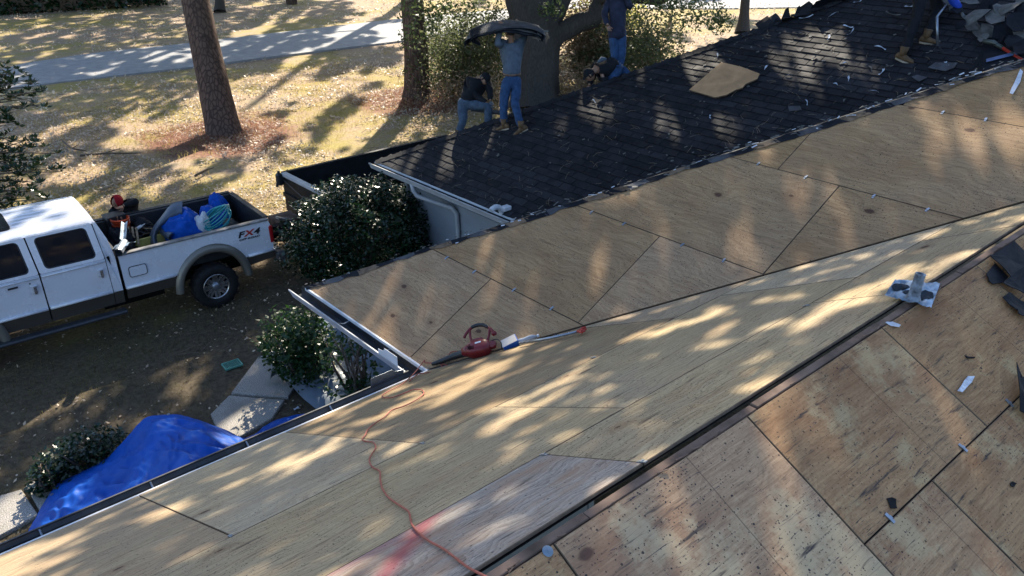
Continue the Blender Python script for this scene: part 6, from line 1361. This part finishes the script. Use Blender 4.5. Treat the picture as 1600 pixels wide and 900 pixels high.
def head_(c, fwd, up, parent, m=skin, cap=None, hair=dark_hair, hood=None, s=1.0, brim=True):
    f = Vector(fwd).normalized(); u = Vector(up); u = (u-f*u.dot(f)).normalized(); r = f.cross(u); F_ = frame(tuple(c), tuple(r), tuple(f), tuple(u))
    def hp(a, t):
        x, y, z = math.cos(a)*math.sin(t), math.sin(a)*math.sin(t), math.cos(t)
        X, Y, Z = x*.076, y*.098, z*.118
        if z < 0: X *= 1+.28*z; Y *= 1+.12*z
        if y > .5:
            if abs(x) < .22: Y += .020*math.exp(-((z+.12)/.16)**2)*(1-abs(x)/.22)           # nose
            Y -= .010*math.exp(-((z-.12)/.10)**2)*math.exp(-((abs(x)-.36)/.15)**2)          # eye sockets
            Y += .006*math.exp(-((z+.52)/.10)**2)*(1-min(1, abs(x)*2.2))                    # lips
            Y += .008*math.exp(-((z+.82)/.15)**2)
        return (X*s, Y*s, Z*s)
    b = MB(); b.grid(29, 20, lambda q, v: hp(q*2*math.pi, v*math.pi)); h = b.obj('head', m, parent, True, F_)
    for sx in (-1, 1):
        b = MB(); b.tube([(sx*.074*s, -.004*s, .02*s), (sx*.086*s, -.010*s, .0), (sx*.076*s, 0, -.03*s)], [.010*s, .013*s, .008*s], 8); b.obj('ear', m, h, True)
        b = MB(); b.lathe([(0, 0), (.010, .001), (0, .006)], 8, Matrix.Rotation(R(-90), 4, 'X'), (sx*.03*s, .083*s, .012*s)); b.obj('eye', dark_hair, h, True)
    b = MB(); b.box((0, .086*s, -.056*s), (.036*s, .006, .006)); b.obj('mouth', simple('lips', (.20, .07, .06), .5), h)
    if hair and not hood:
        b = MB(); b.grid(25, 12, lambda q, v: tuple(1.06*k_ for k_ in hp(q*2*math.pi, v*(.62 if math.sin(q*2*math.pi) < .35 else .36)*math.pi))); b.obj('hair', hair, h, True)
    if cap:
        b = MB(); b.grid(25, 10, lambda q, v: (1.13*hp(q*2*math.pi, v*.47*math.pi)[0], 1.10*hp(q*2*math.pi, v*.47*math.pi)[1], 1.08*hp(q*2*math.pi, v*.47*math.pi)[2]+.004)); c_ = b.obj('cap', cap, h, True)
        if brim:
            b = MB(); b.grid(12, 6, lambda q, v: ((q-.5)*.15*s*(1-.25*v*v), (.082+v*.075*math.sqrt(max(0, 1-(2*q-1)**2*.75)))*s, (.045-.02*v-.03*(2*q-1)**2)*s)); b.obj('brim', cap, c_, True)
    if hood:
        def hd2(q, v):
            a = (q*1.52-.26)*math.pi+math.pi*.0; a = math.pi*(.5+.24)+q*math.pi*1.52; t = v*.86*math.pi; p = hp(a, t); k_ = 1.34+.05*nz(q*6, v*5, 1)
            return (p[0]*k_, p[1]*k_-.012*s, p[2]*(1.16 if t < math.pi/2 else 1.05)+.012)
        b = MB(); b.grid(30, 18, hd2); b.obj('hood', hood, h, True)
    return h
def person(label, J, parts, group=None, sc_=1.0):
    o = empty('person', J['base'], 0, label, 'person', group); B0 = Vector(tuple(map(float, J['base']))); g = lambda k: Vector(tuple(map(float, J[k])))-B0
    V = []; idx = {}
    def add(k, v=None): idx[k] = len(V); V.append(g(k) if v is None else v); return idx[k]
    def lerp(a, b, t): return g(a).lerp(g(b), t)
    Rr = []; E = []
    add('pel'); Rr.append(.12); add('waist', lerp('pel', 'chest', .5)); Rr.append(.105); add('chest'); Rr.append(.125); add('neck'); Rr.append(.058); add('head', g('neck').lerp(g('head'), .7)); Rr.append(.058)
    E += [(0, 1), (1, 2), (2, 3), (3, 4)]
    for s in 'LR':
        if 'sh'+s in J:
            a = add('sh'+s); Rr.append(.058); b_ = add('el'+s); Rr.append(.042); c = add('ha'+s); Rr.append(.028); E += [(2, a), (a, b_), (b_, c)]
        a = add('hip'+s); Rr.append(.090); b_ = add('kn'+s); Rr.append(.060); c = add('an'+s); Rr.append(.040); E += [(0, a), (a, b_), (b_, c)]
    skinned('body', V, E, [r*(1 if (k >= 3 and k < 5) or r < .03 else .72) for k, r in enumerate(Rr)], skin, o, 1)
    # trousers
    pel = g('pel'); W_ = [pel, pel.lerp(g('chest'), .22)]; Ed = [(0, 1)]; Rw = [.155, .150]
    for s in 'LR':
        i = len(W_); kn, an, hi = g('kn'+s), g('an'+s), g('hip'+s)
        W_ += [hi, hi.lerp(kn, .5), kn, kn.lerp(an, .5), an]; Rw += [.118, .104, .086, .076, .074]; Ed += [(0, i), (i, i+1), (i+1, i+2), (i+2, i+3), (i+3, i+4)]
    skinned('trousers', W_, Ed, Rw, parts['legs'], o)
    # jacket
    low = parts.get('jlow', .12); W_ = [g('chest'), g('chest').lerp(g('neck'), .62), pel.lerp(g('chest'), .5), pel.lerp(g('chest'), low)]; Rw = [.185, .115, .172, .178]; Ed = [(0, 1), (0, 2), (2, 3)]
    if 'skirt' in parts: W_.append(pel+(pel-g('chest'))*.45); Rw.append(.20); Ed.append((3, 4))
    for s in 'LR':
        if 'sh'+s in J:
            i = len(W_); sh, el, ha = g('sh'+s), g('el'+s), g('ha'+s); W_ += [sh, sh.lerp(el, .5), el, el.lerp(ha, .45), el.lerp(ha, .9)]; Rw += [.100, .080, .070, .062, .052]; Ed += [(0, i), (i, i+1), (i+1, i+2), (i+2, i+3), (i+3, i+4)]
    skinned('jacket', W_, Ed, Rw, parts['top'], o)
    for s in 'LR':
        if 'sh'+s in J:
            el, ha = g('el'+s), g('ha'+s); d = (ha-el).normalized(); hd = hand_(1, ha, ha+d*.1+Vector((0, 0, -.02)), d.cross(Vector((0, 0, 1))) if abs(d.z) < .95 else Vector((1, 0, 0)), parts.get('hand', skin), o, .5, 'glove' if parts.get('hand') else 'hand')
        an, to = g('an'+s), g('toe'+s); d = (to-an); d.z = J.get('footz', 0)*0+d.z; L_ = d.length; d.normalize(); upn = Vector((0, 0, 1)); sd_ = d.cross(upn).normalized(); u2 = sd_.cross(d)
        fb = an-u2*.075
        b = MB(); secs = [(-.095, .026, .050), (-.075, .040, .085), (-.02, .044, .105), (.04, .043, .088), (.09, .046, .068), (.135, .048, .060), (.170, .042, .052), (.195, .026, .034), (.203, .006, .016)]; vs = []
        for (t_, w2, h2_) in secs:
            for k in range(14): a3 = 2*math.pi*k/14; z3 = math.sin(a3); vs.append(tuple(fb+d*t_+sd_*w2*math.cos(a3)+u2*(h2_*.5+h2_*.5*math.copysign(abs(z3)**.7, z3)-.012)))
        b.add(vs, [(i*14+j, i*14+(j+1) % 14, (i+1)*14+(j+1) % 14, (i+1)*14+j) for i in range(8) for j in range(14)]+[tuple(range(14))[::-1], tuple(8*14+j for j in range(14))])
        b.tube([fb-d*.01+u2*.04, fb-d*.012+u2*.10, an+Vector((0, 0, .10))], [.05, .052, .062], 14); bo_ = b.obj('boot', parts['boot'], o, True)
        b = MB(); b.grid(2, 2, lambda u, v: (0, 0, 0)) if False else None
        F_ = frame(tuple(fb-u2*.022), tuple(sd_), tuple(d), tuple(u2)); n = 18; pl_ = []
        for k in range(n): a = 2*math.pi*k/n; pl_.append(((.046+.006*math.sin(a))*math.cos(a), .062+.150*math.sin(a)))
        b.prism(pl_, -.014, .012); b.obj('sole', sole, bo_, False, F_)
    return o
Rg, Up, Fw = CRt, np.array([0, 0, 1.0]), np.array([math.cos(CY), math.sin(CY), 0.0])
def H2(px):      # point of the wing's hip line under the given picture column
    best = None
    for k in range(400):
        h = k*.01; P = np.array([XC+h/TT, YC-h/TT, ZC+h]); q, z = proj(P); e = abs(q[0][0]-px)
        if best is None or e < best[0]: best = (e, P)
    return best[1]
# 1 : carrying shingles on his head
f1 = onC(799, 200); d1 = dep(f1); a_ = lambda x, y, o=0: at(x, y, d1+o)
J = dict(base=f1, pel=a_(800, 126, -.05), chest=a_(799, 86, 0), neck=a_(799, 62, 0), head=a_(797, 50, -.03), shL=a_(785, 68, .02), elL=a_(777, 70, -.16), haL=a_(781, 46, -.14), shR=a_(813, 67, 0), elR=a_(820, 58, .12), haR=a_(812, 42, .12),
         hipL=a_(791, 132, -.05), knL=a_(787, 160, -.06), anL=onC(787, 194, .09), toeL=onC(772, 198, .05), hipR=a_(808, 132, 0), knR=a_(804, 161, -.12), anR=onC(814, 198, .09), toeR=onC(799, 207, .05))
p1 = person('man in a grey sweatshirt and blue jeans carrying torn shingles over his head', J, dict(legs=denim, top=greyc, boot=boot, jlow=.05))
head_(J['head']-np.array(f1), Fw*.8-Rg*.6, Up, p1, cap=blackc)
for s, ok2 in (('belt', 0),):
    b = MB(); c = Vector((J['pel']*.72+J['chest']*.28-f1).tolist()); b.lathe([(.158, -.018), (.166, -.018), (.166, .018), (.158, .018)], 24, None, c); b.obj('belt', M['wood_dark'], p1, True)
c0 = at(792, 40, d1); sb_ = empty('shingle_bundle', c0, 0, 'sagging stack of torn shingle sheets carried on the head of the man in jeans', 'shingles')
for k in range(6):
    o1, o2 = rnd.uniform(-6, 6), rnd.uniform(-5, 5); pts = [(722+abs(o1)*3+k*3, 66-k), (738+o1, 54-k*1.4), (762, 45-k*1.5), (795, 40-k*1.6), (826, 44-k*1.6), (846+o2, 50-k), (856-k*3.5, 55+rnd.uniform(-2, 6))]
    wv = np.array(Fw)*.42+np.array(Rg)*rnd.uniform(-.1, .1)
    def sg(u, v, pts=pts, k=k, wv=wv): q = cr_([(float(a), float(c)) for a, c in pts], u); P = at(q[0], q[1], d1)-c0+wv*(v-.5)*2*(1-.55*abs(u-.5)**2*2); P[2] += -.10*(v-.5)**2*4*.6+.02*nz(u*7, v*5, k)+.03*nz(u*3, v*9, k+5)*abs(u-.5)*2; return tuple(P)
    b = MB(); b.grid(30, 9, sg); b.obj('shingle_sheet', (M['felt'], M['shback'], M['felt'], M['shgrey'], M['felt'], M['shback'])[k], sb_, True)
for k, (ax_, ay_, bx_, by_) in enumerate(((838, 52, 857, 50), (832, 60, 846, 63), (836, 55, 842, 66))):
    A1, B1 = at(ax_, ay_, d1-.2)-c0, at(bx_, by_, d1-.25)-c0; b = MB(); b.add([A1, B1, B1+Up*.03, A1+Up*.07], [(0, 1, 2, 3)]); b.obj('torn_corner', M['shgrey'], sb_)
# 2 : bent over at the hip end
h2 = H2(738); d2 = dep(h2)+.15; a_ = lambda x, y, o=0: at(x, y, d2+o)
J = dict(base=h2, pel=a_(729, 162, .05), chest=a_(742, 133, 0), neck=a_(750, 122, -.05), head=a_(757, 123, -.10), shL=a_(732, 126, .05), elL=a_(744, 150, -.1), haL=a_(762, 162, -.16), shR=a_(762, 128, 0), elR=a_(766, 145, -.1), haR=a_(766, 158, -.16),
         hipL=a_(722, 166, .08), knL=a_(724, 188, 0), anL=a_(716, 210, .1), toeL=a_(722, 216, -.02), hipR=a_(738, 165, 0), knR=a_(764, 166, -.18), anR=a_(762, 194, -.05), toeR=a_(772, 197, -.14))
p2 = person('man in a black jacket and cap bending at the left end of the dark roof', J, dict(legs=denim2, top=blackc, boot=boot, hand=glove, jlow=-.12))
head_(J['head']-np.array(h2), Rg*.45-Up*.7-Fw*.5, Up*.7+Rg*.6, p2, cap=blackc)
b = MB(); Q = [at(737, 167, d2-.1), at(792, 174, d2-.25), at(790, 180, d2-.2), at(736, 173, d2+.05)]; b.add([q-Q[0] for q in Q]+[q-Q[0]-Up*.01 for q in Q], [(0, 1, 2, 3), (7, 6, 5, 4), (0, 4, 5, 1), (1, 5, 6, 2), (2, 6, 7, 3), (3, 7, 4, 0)])
o = b.obj('shingle_strip', M['shback']); o.location = tuple(Q[0]); tag(o, 'grey shingle strip held level by the man in the black jacket', 'shingle')
# 3 and 4 : beyond the hip
h3 = H2(965); d3 = dep(h3)+.25; a_ = lambda x, y, o=0: at(x, y, d3+o)
J = dict(base=h3-Up*.3, pel=a_(964, 104, .15), chest=a_(941, 103, 0), neck=a_(930, 110, -.03), head=a_(921, 117, -.05), shL=a_(931, 101, .15), elL=a_(926, 120, .12), haL=a_(920, 134, .05), shR=a_(940, 117, -.1), elR=a_(945, 130, -.12), haR=a_(930, 138, -.1),
         hipL=a_(966, 108, .25), knL=a_(980, 116, .2), anL=a_(985, 132, .3), toeL=a_(976, 136, .2), hipR=a_(964, 112, .05), knR=a_(952, 130, -.05), anR=a_(972, 140, .1), toeR=a_(962, 142, 0))
p3 = person('crouching man in a black cap and black jacket working head down behind the hip', J, dict(legs=denim, top=blackc, boot=boot, jlow=.0))
head_(J['head']-np.array(J['base']), -Rg*.8-Up*.7-Fw*.1, -Rg*.7+Up*.6, p3, cap=blackc)
b = MB(); A1 = a_(934, 98, -.16)-J['base']; B1 = a_(947, 92, -.14)-J['base']; b.tube([A1, A1*.5+B1*.5+Up*.03, B1], [.02, .05, .02], 8); b.obj('grey_back_panel', greyc, p3, True)
d4 = d3+.75; a_ = lambda x, y, o=0: at(x, y, d4+o)
J = dict(base=a_(962, 128), pel=a_(964, 50), chest=a_(965, 14), neck=a_(966, -8), head=a_(962, -24, -.05), shL=a_(951, 2), elL=a_(944, 24, -.05), haL=a_(950, 40, -.15), shR=a_(980, 2), elR=a_(985, 12, -.1), haR=a_(975, -12, -.2),
         hipL=a_(959, 56), knL=a_(961, 88, -.05), anL=a_(958, 120), toeL=a_(952, 124, -.1), hipR=a_(971, 56), knR=a_(971, 86, -.05), anR=a_(966, 120), toeR=a_(960, 125, -.15))
p4 = person('standing man in a long dark coat and jeans behind the crouching man', J, dict(legs=denim, top=navy, boot=boot, jlow=.0, skirt=1))
head_(J['head']-np.array(J['base']), -Fw-Up*.3, Up, p4, cap=blackc)
# 5 : boots and legs, top right
f5 = onC(1413, 90); d5 = dep(f5); a_ = lambda x, y, o=0: at(x, y, d5+o)
J = dict(base=f5, pel=a_(1450, -22, .25), chest=a_(1470, -48, .15), neck=a_(1488, -58, .1), head=a_(1502, -60, .05), shL=a_(1470, -52, .3), elL=a_(1475, -22, .4), haL=a_(1484, 6, .3), shR=a_(1478, -40, 0), elR=a_(1488, -2, -.05), haR=a_(1502, 19, -.05),
         hipL=a_(1439, -16, .15), knL=a_(1434, 22, .02), anL=onC(1412, 84, .10), toeL=onC(1432, 92, .05), hipR=a_(1461, -16, .35), knR=a_(1465, 14, .35), anR=onC(1449, 57, .10), toeR=onC(1472, 61, .05))
p5_ = person('worker in dark trousers and tan boots at the top right, reaching a blue sleeve down', J, dict(legs=blackc, top=bluec, boot=boot, hand=glove))
head_(J['head']-np.array(f5), Rg-Up*.6, Up, p5_, cap=blackc)
scr = empty('roof_scraper', onC(1465, 78, .05), 0, 'silver roofing shovel with a black D grip standing on the roof by the boots', 'shovel'); S0 = onC(1465, 78, .05)
T0, T1_ = at(1465, 72, dep(S0)-.05)-S0, at(1464, 26, dep(S0)-.15)-S0; T2_ = at(1478, 8, dep(S0)+.2)-S0
b = MB(); b.tube([T0, T1_], .017, 10); b.obj('handle_shaft', M['zinc'], scr, True); b = MB(); b.tube([T1_, T1_*.4+T2_*.6, T2_], [.016, .014, .012], 8); b.obj('neck', M['zinc'], scr, True)
b = MB(); g1, g2, g3 = at(1458, 78, dep(S0)-.05)-S0, at(1473, 79, dep(S0)-.05)-S0, at(1465, 72, dep(S0)-.05)-S0; b.tube([g3, g1, g2, g3], .012, 8); b.obj('grip', M['blackplastic'], scr, True)
pr = empty('roofing_fork', onC(1540, 65, .08), 0, 'red shafted tear off tool with a grey green head reaching in from the right edge', 'tool'); S0 = onC(1540, 65, .08); dd = dep(S0)
b = MB(); b.tube([at(1536, 64, dd)-S0, at(1552, 66, dd-.1)-S0, at(1568, 76, dd-.2)-S0], [.030, .034, .026], 10); b.obj('head_socket', simple('grey_green_metal', (.09, .11, .10), .5, .4), pr, True)
b = MB(); b.tube([at(1567, 75, dd-.2)-S0, at(1600, 96, dd-.45)-S0, at(1660, 135, dd-.9)-S0], .022, 10); b.obj('shaft', M['red'], pr, True)
b = MB(); b.tube([at(1579, 82.6, dd-.29)-S0, at(1585, 86.4, dd-.335)-S0], .025, 10); b.obj('tape_band', M['shback'], pr, True)
# 6 : red hood behind the bed rail
q = onT(191, 322, 1.62); f6 = TW((q.x+.12, 2.42, 0)); w6 = lambda x, y, z: np.array(TW((x, y, z))); x6 = q.x
J = dict(base=f6, pel=w6(x6+.16, 2.62, .92), chest=w6(x6+.14, 2.36, 1.36), neck=w6(x6+.06, 2.28, 1.50), head=w6(x6+.0, 2.20, 1.58), shL=w6(x6+.30, 2.26, 1.50), elL=w6(x6+.30, 2.08, 1.56), haL=w6(x6+.04, 2.00, 1.56), shR=w6(x6-.09, 2.32, 1.36), elR=w6(x6-.12, 2.16, 1.30), haR=w6(x6-.04, 2.00, 1.46),
         hipL=w6(x6+.26, 2.62, .9), knL=w6(x6+.26, 2.55, .5), anL=w6(x6+.26, 2.62, .1), toeL=w6(x6+.26, 2.45, .06), hipR=w6(x6+.04, 2.62, .9), knR=w6(x6+.02, 2.55, .5), anR=w6(x6+.02, 2.62, .1), toeR=w6(x6+.02, 2.45, .06))
p6 = person('person in a red hood and dark jacket leaning on the far pickup bed rail', J, dict(legs=denim, top=blackc, boot=boot, jlow=.0))
hh = head_(J['head']-np.array(f6), -Fw*.8-Up*.35-Rg*.25, Up, p6, hood=redc)

for o in bpy.data.objects:
    l = o.get('label')
    if l and len(l.replace('-', ' ').split()) > 16: print('LONG', len(l.split()), l)
